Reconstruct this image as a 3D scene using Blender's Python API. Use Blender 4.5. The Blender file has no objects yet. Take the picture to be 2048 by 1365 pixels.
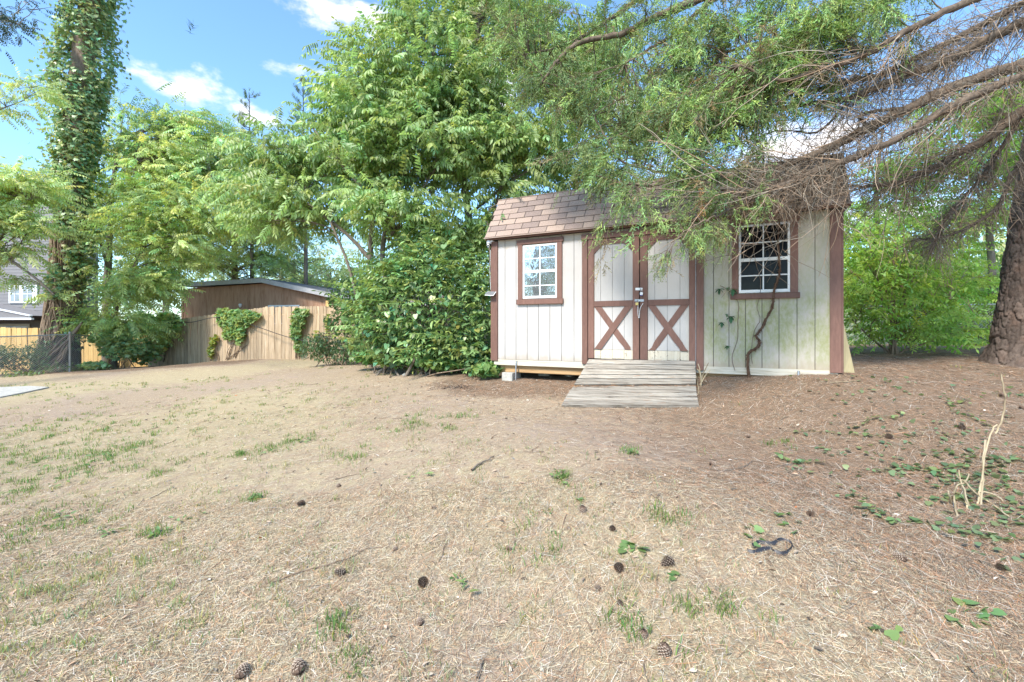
import bpy, bmesh, math, random
import numpy as np
from mathutils import Vector, Matrix, noise as mnoise

random.seed(7)
rng = np.random.default_rng(7)
SC = bpy.context.scene
COL = SC.collection
PI = math.pi

# ------------------------------------------------------------------ camera, light, exposure
CAM_H = 1.5
F = 939.0; CX = 1024.0; CY = 655.0          # photo geometry: pixels of the 2048 px wide photograph
cam_d = bpy.data.cameras.new('camera')
cam = bpy.data.objects.new('camera', cam_d); COL.objects.link(cam)
cam.location = (0, 0, CAM_H)
cam.rotation_euler = (math.radians(90), 0, 0)
cam_d.sensor_width = 36.0
cam_d.lens = 36.0 * F / 2048.0
cam_d.shift_y = -27.5 / 2048.0
cam_d.clip_start = 0.05
cam_d.clip_end = 3000
SC.camera = cam

SUN_EL, SUN_AZ = 47.0, 212.0                # azimuth clockwise from +Y: light from behind and left
world = bpy.data.worlds.new('World'); SC.world = world; world.use_nodes = True
wn = world.node_tree.nodes; wl = world.node_tree.links
for n in list(wn): wn.remove(n)
w_out = wn.new('ShaderNodeOutputWorld'); w_bg = wn.new('ShaderNodeBackground')
w_bg.inputs[1].default_value = 0.13
sky = wn.new('ShaderNodeTexSky'); sky.sky_type = 'NISHITA'; sky.sun_disc = False
sky.sun_elevation = math.radians(SUN_EL); sky.sun_rotation = math.radians(SUN_AZ)
sky.air_density = 1.0; sky.dust_density = .6; sky.ozone_density = 2.0
def wmath(op, a, b=None, c=None):
    n = wn.new('ShaderNodeMath'); n.operation = op
    for i, v in enumerate((a, b, c)):
        if v is None: continue
        if isinstance(v, (int, float)): n.inputs[i].default_value = v
        else: wl.new(v, n.inputs[i])
    return n.outputs[0]
def wvec(op, a, b):
    n = wn.new('ShaderNodeVectorMath'); n.operation = op
    for i, v in enumerate((a, b)):
        if isinstance(v, (tuple, list)): n.inputs[i].default_value = v
        else: wl.new(v, n.inputs[i])
    return n
tc = wn.new('ShaderNodeTexCoord'); D = tc.outputs['Generated']
def wnoise(scale, detail, sx=(1, 1, 1)):
    m = wn.new('ShaderNodeMapping'); m.inputs['Scale'].default_value = sx; wl.new(D, m.inputs[0])
    n = wn.new('ShaderNodeTexNoise'); n.inputs['Scale'].default_value = scale; n.inputs['Detail'].default_value = detail
    n.inputs['Roughness'].default_value = .58; wl.new(m.outputs[0], n.inputs['Vector'])
    return n.outputs[0]
n_fine = wnoise(9, 6, (1, 1, 1.8)); n_big = wnoise(2.6, 5, (1, 1, 2.4))
mask = None
for (px, py, ax, ay, k) in ((395, 190, 150, 42, 1.0), (480, 218, 70, 38, .9), (588, 132, 95, 34, 1.0), (665, 22, 150, 42, 1.1), (1240, 200, 130, 40, .9), (1560, 300, 260, 60, 1.1), (960, 180, 120, 70, 1.0), (1750, 430, 200, 60, 1.2)):
    d = Vector(((px - CX) / F, 1, (CY - py) / F)); L = d.length; d.normalize()
    t = Vector((d.y, -d.x, 0)).normalized(); u = t.cross(d).normalized()
    if u.z < 0: u = -u
    uu = wvec('DOT_PRODUCT', D, tuple(t * (F * L / ax))).outputs['Value']
    cv = wvec('SUBTRACT', D, tuple(d)).outputs[0]
    vv = wvec('DOT_PRODUCT', cv, tuple(u * (F * L / ay))).outputs['Value']
    uu = wvec('DOT_PRODUCT', cv, tuple(t * (F * L / ax))).outputs['Value']
    r = wmath('SQRT', wmath('ADD', wmath('MULTIPLY', uu, uu), wmath('MULTIPLY', vv, vv)))
    b = wmath('MULTIPLY', wmath('SUBTRACT', 1.05, r), k)
    mask = b if mask is None else wmath('MAXIMUM', mask, b)
m1 = wmath('ADD', wmath('MAXIMUM', mask, -1.0), wmath('MULTIPLY', wmath('SUBTRACT', n_fine, .56), 3.6))
m1 = wmath('MULTIPLY', m1, 1.0)
gen = wmath('MULTIPLY', wmath('SUBTRACT', n_big, .66), 7.0)
mm = wn.new('ShaderNodeMapRange'); mm.interpolation_type = 'SMOOTHSTEP'
mm.inputs[1].default_value = 0.05; mm.inputs[2].default_value = 0.9
wl.new(wmath('MAXIMUM', m1, gen), mm.inputs[0])
mixc = wn.new('ShaderNodeMix'); mixc.data_type = 'RGBA'
wl.new(mm.outputs[0], mixc.inputs[0]); 
skg = wn.new('ShaderNodeMix'); skg.data_type = 'RGBA'; skg.blend_type = 'MULTIPLY'; skg.inputs[0].default_value = 1
wl.new(sky.outputs[0], skg.inputs[6]); skg.inputs[7].default_value = (.92, 1.14, 1.24, 1)
wl.new(skg.outputs[2], mixc.inputs[6])
mixc.inputs[7].default_value = (5.2, 5.0, 5.0, 1)
wl.new(mixc.outputs[2], w_bg.inputs[0]); wl.new(w_bg.outputs[0], w_out.inputs[0])

sun_d = bpy.data.lights.new('sun', 'SUN'); sun = bpy.data.objects.new('sun', sun_d); COL.objects.link(sun)
sun_d.energy = 3.0; sun_d.angle = math.radians(12); sun_d.color = (1.0, .93, .82)
_e, _a = math.radians(SUN_EL), math.radians(SUN_AZ)
SUNV = Vector((math.sin(_a) * math.cos(_e), math.cos(_a) * math.cos(_e), math.sin(_e)))
sun.rotation_euler = SUNV.to_track_quat('Z', 'Y').to_euler()
sun.location = SUNV * 50
SC.view_settings.view_transform = 'Standard'; SC.view_settings.look = 'None'
SC.view_settings.exposure = 1.32; SC.view_settings.gamma = 1; SC.view_settings.use_curve_mapping = False
SC.render.engine = 'CYCLES'
SC.cycles.max_bounces = 8; SC.cycles.transparent_max_bounces = 16; SC.cycles.diffuse_bounces = 4
SC.cycles.use_denoising = True

# ------------------------------------------------------------------ helpers
def P(px, py, d):
    return Vector(((px - CX) / F * d, d, CAM_H + (CY - py) / F * d))

def tag(o, label=None, cat=None, group=None, kind=None):
    if label: o['label'] = label
    if cat: o['category'] = cat
    if group: o['group'] = group
    if kind: o['kind'] = kind
    return o

def empty(name, loc=(0, 0, 0), rz=0, label=None, cat=None, group=None):
    o = bpy.data.objects.new(name, None); COL.objects.link(o)
    o.location = loc; o.rotation_euler = (0, 0, rz); o.empty_display_size = .2
    return tag(o, label, cat, group)

def link(name, me, mat=None, parent=None):
    o = bpy.data.objects.new(name, me); COL.objects.link(o)
    if mat is not None and len(me.materials) == 0: me.materials.append(mat)
    if parent is not None: o.parent = parent
    return o

def world_child(o, parent):
    """parent an object whose mesh is in world space to an Empty, keeping it in place"""
    o.parent = parent
    loc = Matrix.Translation(parent.location) @ parent.rotation_euler.to_matrix().to_4x4()
    o.matrix_parent_inverse = loc.inverted()
    return o

class Geo:
    """collects verts / faces (tris and quads) and colours; builds ONE mesh"""
    def __init__(s): s.v = []; s.f = []; s.c = []; s.n = 0
    def add(s, V, Fc, col=None):
        V = np.asarray(V, dtype=np.float32).reshape(-1, 3); Fc = np.asarray(Fc, dtype=np.int32)
        s.v.append(V); s.f.append(Fc + s.n); s.n += len(V)
        if col is None: col = (.5, .5, .5)
        c = np.asarray(col, dtype=np.float32)
        if c.ndim == 1: c = np.tile(c[:3], (len(V), 1))
        s.c.append(c)
    def mesh(s, name, smooth=False):
        me = bpy.data.meshes.new(name)
        V = np.concatenate(s.v); C = np.concatenate(s.c)
        lt = np.concatenate([np.full(len(f), f.shape[1], dtype=np.int32) for f in s.f])
        li = np.concatenate([f.ravel() for f in s.f]).astype(np.int32)
        ls = np.zeros(len(lt), dtype=np.int32); ls[1:] = np.cumsum(lt)[:-1]
        me.vertices.add(len(V)); me.vertices.foreach_set('co', V.ravel())
        me.loops.add(len(li)); me.loops.foreach_set('vertex_index', li)
        me.polygons.add(len(lt)); me.polygons.foreach_set('loop_start', ls); me.polygons.foreach_set('loop_total', lt)
        if smooth: me.polygons.foreach_set('use_smooth', np.ones(len(lt), dtype=bool))
        a = me.color_attributes.new('Col', 'FLOAT_COLOR', 'POINT')
        a.data.foreach_set('color', np.concatenate([C, np.ones((len(C), 1), np.float32)], 1).ravel())
        me.update(calc_edges=True)
        return me

def tube_geo(g, pts, rad, sides=6, col=None, rough=0.0, cap=True):
    pts = np.asarray([tuple(p) for p in pts], dtype=float); n = len(pts)
    rad = np.full(n, rad, float) if np.isscalar(rad) else np.asarray(rad, float)
    T = np.gradient(pts, axis=0); T /= np.linalg.norm(T, axis=1)[:, None] + 1e-9
    ref = np.array([0.03, 0.02, 1.0]) if abs(T[0, 2]) < .8 else np.array([1.0, 0.1, 0])
    A = np.cross(T, ref); A /= np.linalg.norm(A, axis=1)[:, None] + 1e-9
    B = np.cross(T, A)
    th = np.arange(sides) * 2 * PI / sides
    R = rad[:, None] * (1 + (rng.uniform(-rough, rough, (n, sides)) if rough else 0))
    V = pts[:, None, :] + (A[:, None, :] * np.cos(th)[None, :, None] + B[:, None, :] * np.sin(th)[None, :, None]) * (R[..., None])
    V = V.reshape(-1, 3)
    i = np.arange(n - 1)[:, None] * sides; j = np.arange(sides)[None, :]; j2 = (j + 1) % sides
    Fq = np.stack([i + j, i + j2, i + sides + j2, i + sides + j], -1).reshape(-1, 4)
    g.add(V, Fq, col)

def smooth_path(pts, n=8, jit=0.0):
    """Catmull-Rom through points"""
    p = [np.array(tuple(q), float) for q in pts]
    p = [2 * p[0] - p[1]] + p + [2 * p[-1] - p[-2]]
    out = []
    for k in range(1, len(p) - 2):
        for t in np.linspace(0, 1, n, endpoint=False):
            a, b, c, d = p[k - 1], p[k], p[k + 1], p[k + 2]
            out.append(.5 * ((2 * b) + (-a + c) * t + (2 * a - 5 * b + 4 * c - d) * t * t + (-a + 3 * b - 3 * c + d) * t ** 3))
    out.append(p[-2])
    out = np.array(out)
    if jit: out[1:-1] += rng.normal(0, jit, out[1:-1].shape)
    return out

def rot_from(dirs, roll):
    """(N,3) unit x-axis directions, (N,) roll -> (N,3,3) matrices whose columns are axes"""
    X = dirs / (np.linalg.norm(dirs, axis=1)[:, None] + 1e-9)
    up = np.tile(np.array([0, 0, 1.0]), (len(X), 1)); m = np.abs(X[:, 2]) > .97; up[m] = (1, 0, 0)
    Y = np.cross(up, X); Y /= np.linalg.norm(Y, axis=1)[:, None] + 1e-9
    Z = np.cross(X, Y)
    c, s = np.cos(roll)[:, None], np.sin(roll)[:, None]
    Y2 = Y * c + Z * s; Z2 = -Y * s + Z * c
    return np.stack([X, Y2, Z2], -1)

def scatter(g, tpl, pos, R, scale, col, leafjit=0.25):
    """tpl = (V, F, leaf_id)"""
    V, Fc, lid = tpl; N = len(pos); k = len(V)
    scale = np.asarray(scale, float)
    if scale.ndim == 0: scale = np.full(N, float(scale))
    W = np.einsum('nij,kj->nki', R, V) * scale[:, None, None] + pos[:, None, :]
    Fa = (Fc[None] + (np.arange(N) * k)[:, None, None]).reshape(-1, Fc.shape[1])
    nl = lid.max() + 1
    j = 1 + rng.uniform(-leafjit, leafjit, (N, nl))[:, lid]
    C = np.asarray(col)[:, None, :] * j[..., None]
    g.add(W.reshape(-1, 3), Fa, C.reshape(-1, 3).astype(np.float32))

def colors(N, base, var=.25, hue=.12):
    base = np.array(base); b = 1 + rng.uniform(-var, var, (N, 1))
    h = rng.normal(0, hue, (N, 1)); c = base[None] * b
    c[:, 0] *= (1 + 1.6 * h[:, 0]); c[:, 2] *= (1 - h[:, 0])
    return np.clip(c, .003, 1)

# leaf templates: along +x, face up +z
def leaf_shape(kind):
    if kind == 'simple':
        v = [(0, 0, 0), (.45, -.21, .04), (1, 0, -.10), (.45, .21, .04)]; f = [(0, 1, 2), (0, 2, 3)]
    elif kind == 'oval':
        v = [(0, 0, 0), (.28, -.17, .03), (.62, -.18, .02), (1, 0, -.14), (.62, .18, .02), (.28, .17, .03)]
        f = [(0, 1, 2), (0, 2, 3), (0, 3, 4), (0, 4, 5)]
    elif kind == 'heart':
        v = [(.08, 0, 0), (-.06, -.28, .03), (.22, -.46, .02), (.62, -.34, -.03), (1, 0, -.12), (.62, .34, -.03), (.22, .46, .02), (-.06, .28, .03), (.5, 0, -.06)]
        f = [(0, 1, 2), (0, 2, 8), (8, 2, 3), (8, 3, 4), (8, 4, 5), (8, 5, 6), (0, 8, 6), (0, 6, 7)]
    elif kind == 'lobed':
        v = [(0, 0, 0), (.05, -.35, .03), (-.02, -.62, -.03), (.35, -.42, 0), (.62, -.52, -.06), (.62, -.2, 0), (1, 0, -.1), (.62, .2, 0), (.62, .52, -.06), (.35, .42, 0), (-.02, .62, -.03), (.05, .35, .03)]
        f = [(0, 1, 3), (1, 2, 3), (0, 3, 5), (3, 4, 5), (0, 5, 7), (5, 6, 7), (0, 7, 9), (7, 8, 9), (0, 9, 11), (9, 10, 11)]
    return np.array(v, float), np.array(f, int)

def euler(rx, ry, rz):
    return np.array(Matrix.Rotation(rz, 3, 'Z') @ Matrix.Rotation(ry, 3, 'Y') @ Matrix.Rotation(rx, 3, 'X'))

def spray(kind='oval', n=13, leaf=.16, length=.5, droop=1.0, seed=0, curl=.25, spread=1.0):
    """a twig along +x with alternate / paired leaves hanging from it"""
    r = random.Random(seed); lv, lf = leaf_shape(kind)
    V = []; Fc = []; L = []; n0 = 0
    m = 2
    for k in range(m):                       # rachis as a narrow strip
        t0 = k / m * length; t1 = (k + 1) / m * length
        z0 = -curl * t0 * t0; z1 = -curl * t1 * t1; w = .006
        V += [(t0, -w, z0), (t1, -w, z1), (t1, w, z1), (t0, w, z0)]
        Fc += [(n0, n0 + 1, n0 + 2), (n0, n0 + 2, n0 + 3)]; L += [0] * 4; n0 += 4
    for k in range(n):
        t = (.12 + .88 * k / (n - 1)) * length; side = 1 if k % 2 else -1
        if k == n - 1: side = 0
        yaw = side * (1.15 * spread + r.uniform(-.2, .2)) if side else r.uniform(-.2, .2)
        M = euler(r.uniform(-.3, .3), droop * r.uniform(.5, 1.0), yaw)
        s = leaf * r.uniform(.75, 1.1) * (1 - .25 * abs(t / length - .5))
        q = (lv * s) @ M.T + np.array([t, 0, -curl * t * t])
        V += [tuple(a) for a in q]; Fc += [tuple(int(i) + n0 for i in a) for a in lf]; L += [k + 1] * len(lv); n0 += len(lv)
    return np.array(V, float), np.array(Fc, int), np.array(L, int)

def one_leaf(kind):
    v, f = leaf_shape(kind); return v, f, np.zeros(len(v), int)

def cedar_sprig(seed=0, WS=1.45):
    r = random.Random(seed); V = []; Fc = []; L = []
    def rib(a, b, w, lid):
        a = Vector(a); b = Vector(b); d = (b - a).normalized()
        s = d.cross(Vector((r.uniform(-1, 1), r.uniform(-1, 1), r.uniform(-1, 1)))).normalized() * w * WS
        n0 = len(V)
        for q in (a - s, b - s * .35, b + s * .35, a + s): V.append(tuple(q)); L.append(lid)
        Fc.append((n0, n0 + 1, n0 + 2)); Fc.append((n0, n0 + 2, n0 + 3))
    pts = [Vector((0, 0, 0))]
    for k in range(4): pts.append(pts[-1] + Vector((.045, r.uniform(-.008, .008), r.uniform(-.016, .004))))
    for k in range(4): rib(pts[k], pts[k + 1], .0032, 0)
    for k in range(5):
        for s in (-1, 1):
            if r.random() < .12: continue
            a = pts[k] + Vector((r.uniform(0, .03), 0, 0)); l = .055 * (1.15 - k * .14) * r.uniform(.7, 1.2)
            d = Vector((.72, s * .62, r.uniform(-.5, .3))).normalized(); b = a + d * l
            rib(a, b, .0036, 1 + k)
            if l > .04:
                rib(a + d * l * .45, a + d * l * .45 + Vector((.7, s * .05, r.uniform(-.4, .2))) * l * .55, .003, 1 + k)
    return np.array(V), np.array(Fc), np.array(L)

# ------------------------------------------------------------------ materials
def new_mat(name):
    m = bpy.data.materials.new(name); m.use_nodes = True; nt = m.node_tree
    for n in list(nt.nodes): nt.nodes.remove(n)
    out = nt.nodes.new('ShaderNodeOutputMaterial')
    return m, nt, out
def N(nt, t, **kw):
    n = nt.nodes.new(t)
    for k, v in kw.items():
        if k.startswith('_'): n.inputs[k[1:]].default_value = v
        elif k.startswith('i'): n.inputs[int(k[1:])].default_value = v
        else: setattr(n, k, v)
    return n
def ramp(nt, fac, stops, interp='LINEAR'):
    r = nt.nodes.new('ShaderNodeValToRGB'); cr = r.color_ramp; cr.interpolation = interp
    while len(cr.elements) > 1: cr.elements.remove(cr.elements[-1])
    cr.elements[0].position = stops[0][0]; cr.elements[0].color = (*stops[0][1], 1) if not np.isscalar(stops[0][1]) else (stops[0][1],) * 3 + (1,)
    for p, c in stops[1:]:
        e = cr.elements.new(p); e.color = (*c, 1) if not np.isscalar(c) else (c, c, c, 1)
    nt.links.new(fac, r.inputs[0]); return r.outputs[0]
def mixrgb(nt, fac, a, b, blend='MIX'):
    m = nt.nodes.new('ShaderNodeMix'); m.data_type = 'RGBA'; m.blend_type = blend
    for i, v in ((0, fac), (6, a), (7, b)):
        if isinstance(v, (int, float)): m.inputs[i].default_value = v
        elif isinstance(v, tuple): m.inputs[i].default_value = (*v, 1) if len(v) == 3 else v
        else: nt.links.new(v, m.inputs[i])
    return m.outputs[2]
def math_n(nt, op, a, b=0.0, clamp=False):
    n = nt.nodes.new('ShaderNodeMath'); n.operation = op; n.use_clamp = clamp
    for i, v in enumerate((a, b)):
        if isinstance(v, (int, float)): n.inputs[i].default_value = v
        else: nt.links.new(v, n.inputs[i])
    return n.outputs[0]
def noise_n(nt, scale, detail=4, stretch=None, coord='Object', rough=.55, dist=0.0):
    t = nt.nodes.new('ShaderNodeTexCoord'); m = nt.nodes.new('ShaderNodeMapping')
    m.inputs['Scale'].default_value = stretch or (1, 1, 1)
    nt.links.new(t.outputs[coord], m.inputs[0])
    n = nt.nodes.new('ShaderNodeTexNoise'); n.inputs['Scale'].default_value = scale; n.inputs['Detail'].default_value = detail
    n.inputs['Roughness'].default_value = rough; n.inputs['Distortion'].default_value = dist
    nt.links.new(m.outputs[0], n.inputs['Vector']); return n.outputs[0]
def bump(nt, h, strength=.3, dist=.01, prev=None):
    b = nt.nodes.new('ShaderNodeBump'); b.inputs['Strength'].default_value = strength; b.inputs['Distance'].default_value = dist
    nt.links.new(h, b.inputs['Height'])
    if prev is not None: nt.links.new(prev, b.inputs['Normal'])
    return b.outputs[0]
def principled(nt, out, color, rough=.8, normal=None, spec=.5, metal=0.0):
    p = nt.nodes.new('ShaderNodeBsdfPrincipled')
    if isinstance(color, tuple): p.inputs['Base Color'].default_value = (*color, 1)
    else: nt.links.new(color, p.inputs['Base Color'])
    if isinstance(rough, (int, float)): p.inputs['Roughness'].default_value = rough
    else: nt.links.new(rough, p.inputs['Roughness'])
    p.inputs['Specular IOR Level'].default_value = spec; p.inputs['Metallic'].default_value = metal
    if normal is not None: nt.links.new(normal, p.inputs['Normal'])
    nt.links.new(p.outputs[0], out.inputs[0]); return p

def mat_leaf(name, trans=.35, rough=.45, spec=.5, tint=(1.15, 1.18, .70)):
    m, nt, out = new_mat(name)
    a = N(nt, 'ShaderNodeAttribute', attribute_name='Col')
    p = principled(nt, out, a.outputs[0], rough, spec=spec)
    tr = nt.nodes.new('ShaderNodeBsdfTranslucent')
    nt.links.new(mixrgb(nt, 1.0, a.outputs[0], tint, 'MULTIPLY'), tr.inputs[0])
    mx = nt.nodes.new('ShaderNodeMixShader'); mx.inputs[0].default_value = trans
    nt.links.new(p.outputs[0], mx.inputs[1]); nt.links.new(tr.outputs[0], mx.inputs[2]); nt.links.new(mx.outputs[0], out.inputs[0])
    return m
def mat_attr(name, rough=.9, spec=.2):
    m, nt, out = new_mat(name); a = N(nt, 'ShaderNodeAttribute', attribute_name='Col')
    principled(nt, out, a.outputs[0], rough, spec=spec); return m
def mat_single_leaf(name, col):
    """leaf parts that share one mesh: colour varies by object"""
    m, nt, out = new_mat(name)
    oi = nt.nodes.new('ShaderNodeObjectInfo')
    a, b, c = [tuple(x * k for x in col) for k in (.65, 1.0, 1.35)]
    cr = ramp(nt, oi.outputs['Random'], [(0, a), (.5, b), (.93, c), (1, (col[0] * 2.6, col[1] * 1.5, col[2]))])
    p = principled(nt, out, cr, .42)
    tr = nt.nodes.new('ShaderNodeBsdfTranslucent'); nt.links.new(mixrgb(nt, 1.0, cr, (1.25, 1.25, .5), 'MULTIPLY'), tr.inputs[0])
    mx = nt.nodes.new('ShaderNodeMixShader'); mx.inputs[0].default_value = .3
    nt.links.new(p.outputs[0], mx.inputs[1]); nt.links.new(tr.outputs[0], mx.inputs[2]); nt.links.new(mx.outputs[0], out.inputs[0])
    return m
def mat_bark(name, c1, c2, scale=9, stretch=(1, 1, .25), strength=.8):
    m, nt, out = new_mat(name)
    n1 = noise_n(nt, scale, 8, stretch, rough=.7); n2 = noise_n(nt, 2.2, 3)
    f = math_n(nt, 'ADD', math_n(nt, 'MULTIPLY', n1, .8), math_n(nt, 'MULTIPLY', n2, .3))
    c = ramp(nt, f, [(.35, c1), (.7, c2)])
    principled(nt, out, c, .92, bump(nt, n1, strength, .03), spec=.15); return m
def mat_wood(name, c1, c2, c3, stretch=(14, 14, .8), scale=3, rough=.85, rand=.35, bs=.35, knots=False):
    m, nt, out = new_mat(name)
    oi = nt.nodes.new('ShaderNodeObjectInfo')
    t = nt.nodes.new('ShaderNodeTexCoord'); ad = N(nt, 'ShaderNodeVectorMath', operation='ADD')
    sc = N(nt, 'ShaderNodeVectorMath', operation='SCALE'); sc.inputs['Scale'].default_value = 40
    cb = nt.nodes.new('ShaderNodeCombineXYZ')
    for i in range(3): nt.links.new(oi.outputs['Random'], cb.inputs[i])
    nt.links.new(cb.outputs[0], sc.inputs[0]); nt.links.new(t.outputs['Object'], ad.inputs[0]); nt.links.new(sc.outputs[0], ad.inputs[1])
    mp = nt.nodes.new('ShaderNodeMapping'); mp.inputs['Scale'].default_value = stretch; nt.links.new(ad.outputs[0], mp.inputs[0])
    n = nt.nodes.new('ShaderNodeTexNoise'); n.inputs['Scale'].default_value = scale; n.inputs['Detail'].default_value = 7; n.inputs['Roughness'].default_value = .65
    n.inputs['Distortion'].default_value = .6
    nt.links.new(mp.outputs[0], n.inputs['Vector'])
    c = ramp(nt, n.outputs[0], [(.3, c1), (.5, c2), (.72, c3)])
    k = ramp(nt, oi.outputs['Random'], [(0, 1 - rand), (1, 1 + rand * .35)])
    c = mixrgb(nt, 1.0, c, k, 'MULTIPLY')
    principled(nt, out, c, rough, bump(nt, n.outputs[0], bs, .006), spec=.25); return m
def mat_plain(name, col, rough=.6, metal=0.0, var=.12, scale=12, spec=.5, bs=.05):
    m, nt, out = new_mat(name)
    n = noise_n(nt, scale, 5)
    c = ramp(nt, n, [(.3, tuple(x * (1 - var) for x in col)), (.7, tuple(min(1, x * (1 + var)) for x in col))])
    principled(nt, out, c, rough, bump(nt, n, bs, .01), spec=spec, metal=metal); return m

M = {}
M['leaf'] = mat_leaf('leaf_green', .45, .42)
M['leaf_far'] = mat_leaf('leaf_green_far', .5, .6, .3)
M['leaf_gloss'] = mat_leaf('leaf_glossy', .30, .36, .5)
M['leaf_back'] = mat_leaf('leaf_backlit_tone', .55, .45, .4, (1.25, 1.3, .6))  # brighter leaf tint: backlight put into the colour
M['cedar'] = mat_leaf('cedar_scale', .25, .6, .3, (1.1, 1.2, .5))
M['litter'] = mat_attr('dry_litter', .85, .3)
M['twig'] = mat_attr('dry_twig', .9, .15)
M['bark'] = mat_bark('bark_grey_brown', (.09, .07, .055), (.26, .22, .18), 14)
M['bark_pine'] = mat_bark('bark_pine', (.11, .08, .065), (.34, .26, .215), 10, (1, 1, .5), .7)
M['bark_vine'] = mat_bark('bark_vine', (.11, .075, .05), (.30, .225, .165), 20, (1, 1, .4), .6)
M['bark_cedar'] = mat_bark('bark_cedar', (.06, .045, .033), (.205, .155, .115), 22, (1, 1, .5), .6)
M['heart'] = mat_single_leaf('heart_leaf', (.15, .25, .10))
M['oval_leaf'] = mat_single_leaf('bright_oval_leaf', (.20, .36, .07))
M['creeper'] = mat_single_leaf('creeper_leaf', (.045, .125, .05))
M['wall_vine'] = mat_bark('wall_vine', (.05, .03, .02), (.17, .10, .065), 30, (1, 1, .6), .7)
M['metal'] = mat_plain('galvanised_steel', (.42, .43, .45), .42, .75, .15, 30)
M['white_plastic'] = mat_plain('white_plastic', (.78, .78, .77), .35, 0, .03)
M['black_rubber'] = mat_plain('black_rubber', (.02, .02, .025), .5, 0, .3)
M['concrete'] = mat_plain('concrete', (.40, .385, .35), .9, 0, .22, 18, .2, .3)
M['brass'] = mat_plain('brass', (.55, .42, .16), .4, .6, .15)
M['blue_plastic'] = mat_plain('blue_plastic', (.02, .03, .28), .4)
M['vinyl'] = mat_plain('white_vinyl', (.72, .72, .71), .4, 0, .05, 20)
M['pink'] = mat_plain('pink_film', (.75, .08, .22), .5)
M['plywood'] = mat_wood('plywood', (.33, .27, .15), (.42, .35, .2), (.5, .42, .26))
M['fascia'] = mat_plain('grey_fascia', (.36, .36, .38), .6, 0, .12, 8)
M['roof_dark'] = mat_plain('dark_roofing', (.10, .10, .11), .85, 0, .3, 30)
M['pink_roof'] = mat_plain('pinkish_shingles', (.42, .32, .29), .9, 0, .15, 25)
M['house_siding'] = mat_plain('grey_lap_siding', (.19, .18, .185), .7, 0, .08, 9)
M['house_dark'] = mat_plain('dark_porch_wall', (.075, .065, .06), .8)
M['house_white'] = mat_plain('white_trim', (.75, .76, .78), .5, 0, .04)
M['pane_far'] = mat_plain('far_pane', (.22, .26, .30), .12, 0, .3, 3)
M['ramp'] = mat_wood('weathered_ramp_wood', (.10, .08, .06), (.31, .275, .23), (.46, .425, .37), (1.0, 16, 16), 2.2, .9, .28, .8)
M['picket'] = mat_wood('weathered_picket', (.23, .155, .09), (.47, .345, .225), (.58, .455, .325), (12, 12, .6), 2.5, .88, .30)
M['yellow_picket'] = mat_wood('fresh_pine_picket', (.50, .31, .11), (.66, .44, .18), (.74, .53, .25), (10, 10, .6), 2.2, .8, .15)
M['skid'] = mat_wood('skid_timber', (.26, .15, .07), (.38, .24, .12), (.46, .31, .17), (.8, 14, 14), 2.5)
M['rim'] = mat_wood('painted_rim', (.30, .26, .19), (.47, .43, .35), (.55, .52, .44), (.8, 12, 12), 2.5)
M['dead_wood'] = mat_wood('bare_cut_wood', (.22, .16, .10), (.42, .34, .22), (.55, .47, .34), (9, 9, .8), 3)

# painted brown trim with chips and grain
def mat_trim():
    m, nt, out = new_mat('brown_trim_paint')
    g = noise_n(nt, 6, 7, (6, 6, 1.2), rough=.7); n2 = noise_n(nt, 1.6, 3); n3 = noise_n(nt, 34, 5, (1, 1, .3), rough=.75)
    oi = nt.nodes.new('ShaderNodeObjectInfo')
    c = ramp(nt, g, [(.3, (.12, .06, .045)), (.7, (.195, .103, .076))])
    c = mixrgb(nt, math_n(nt, 'MULTIPLY', n2, .35), c, (.24, .14, .115))
    c = mixrgb(nt, 1.0, c, ramp(nt, oi.outputs['Random'], [(0, .85), (1, 1.12)]), 'MULTIPLY')
    chip = ramp(nt, n3, [(.73, 0.0), (.76, 1.0)])
    c = mixrgb(nt, math_n(nt, 'MULTIPLY', chip, .8), c, (.50, .44, .38))
    principled(nt, out, c, .62, bump(nt, g, .25, .004), spec=.3); return m
M['trim'] = mat_trim()

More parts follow.
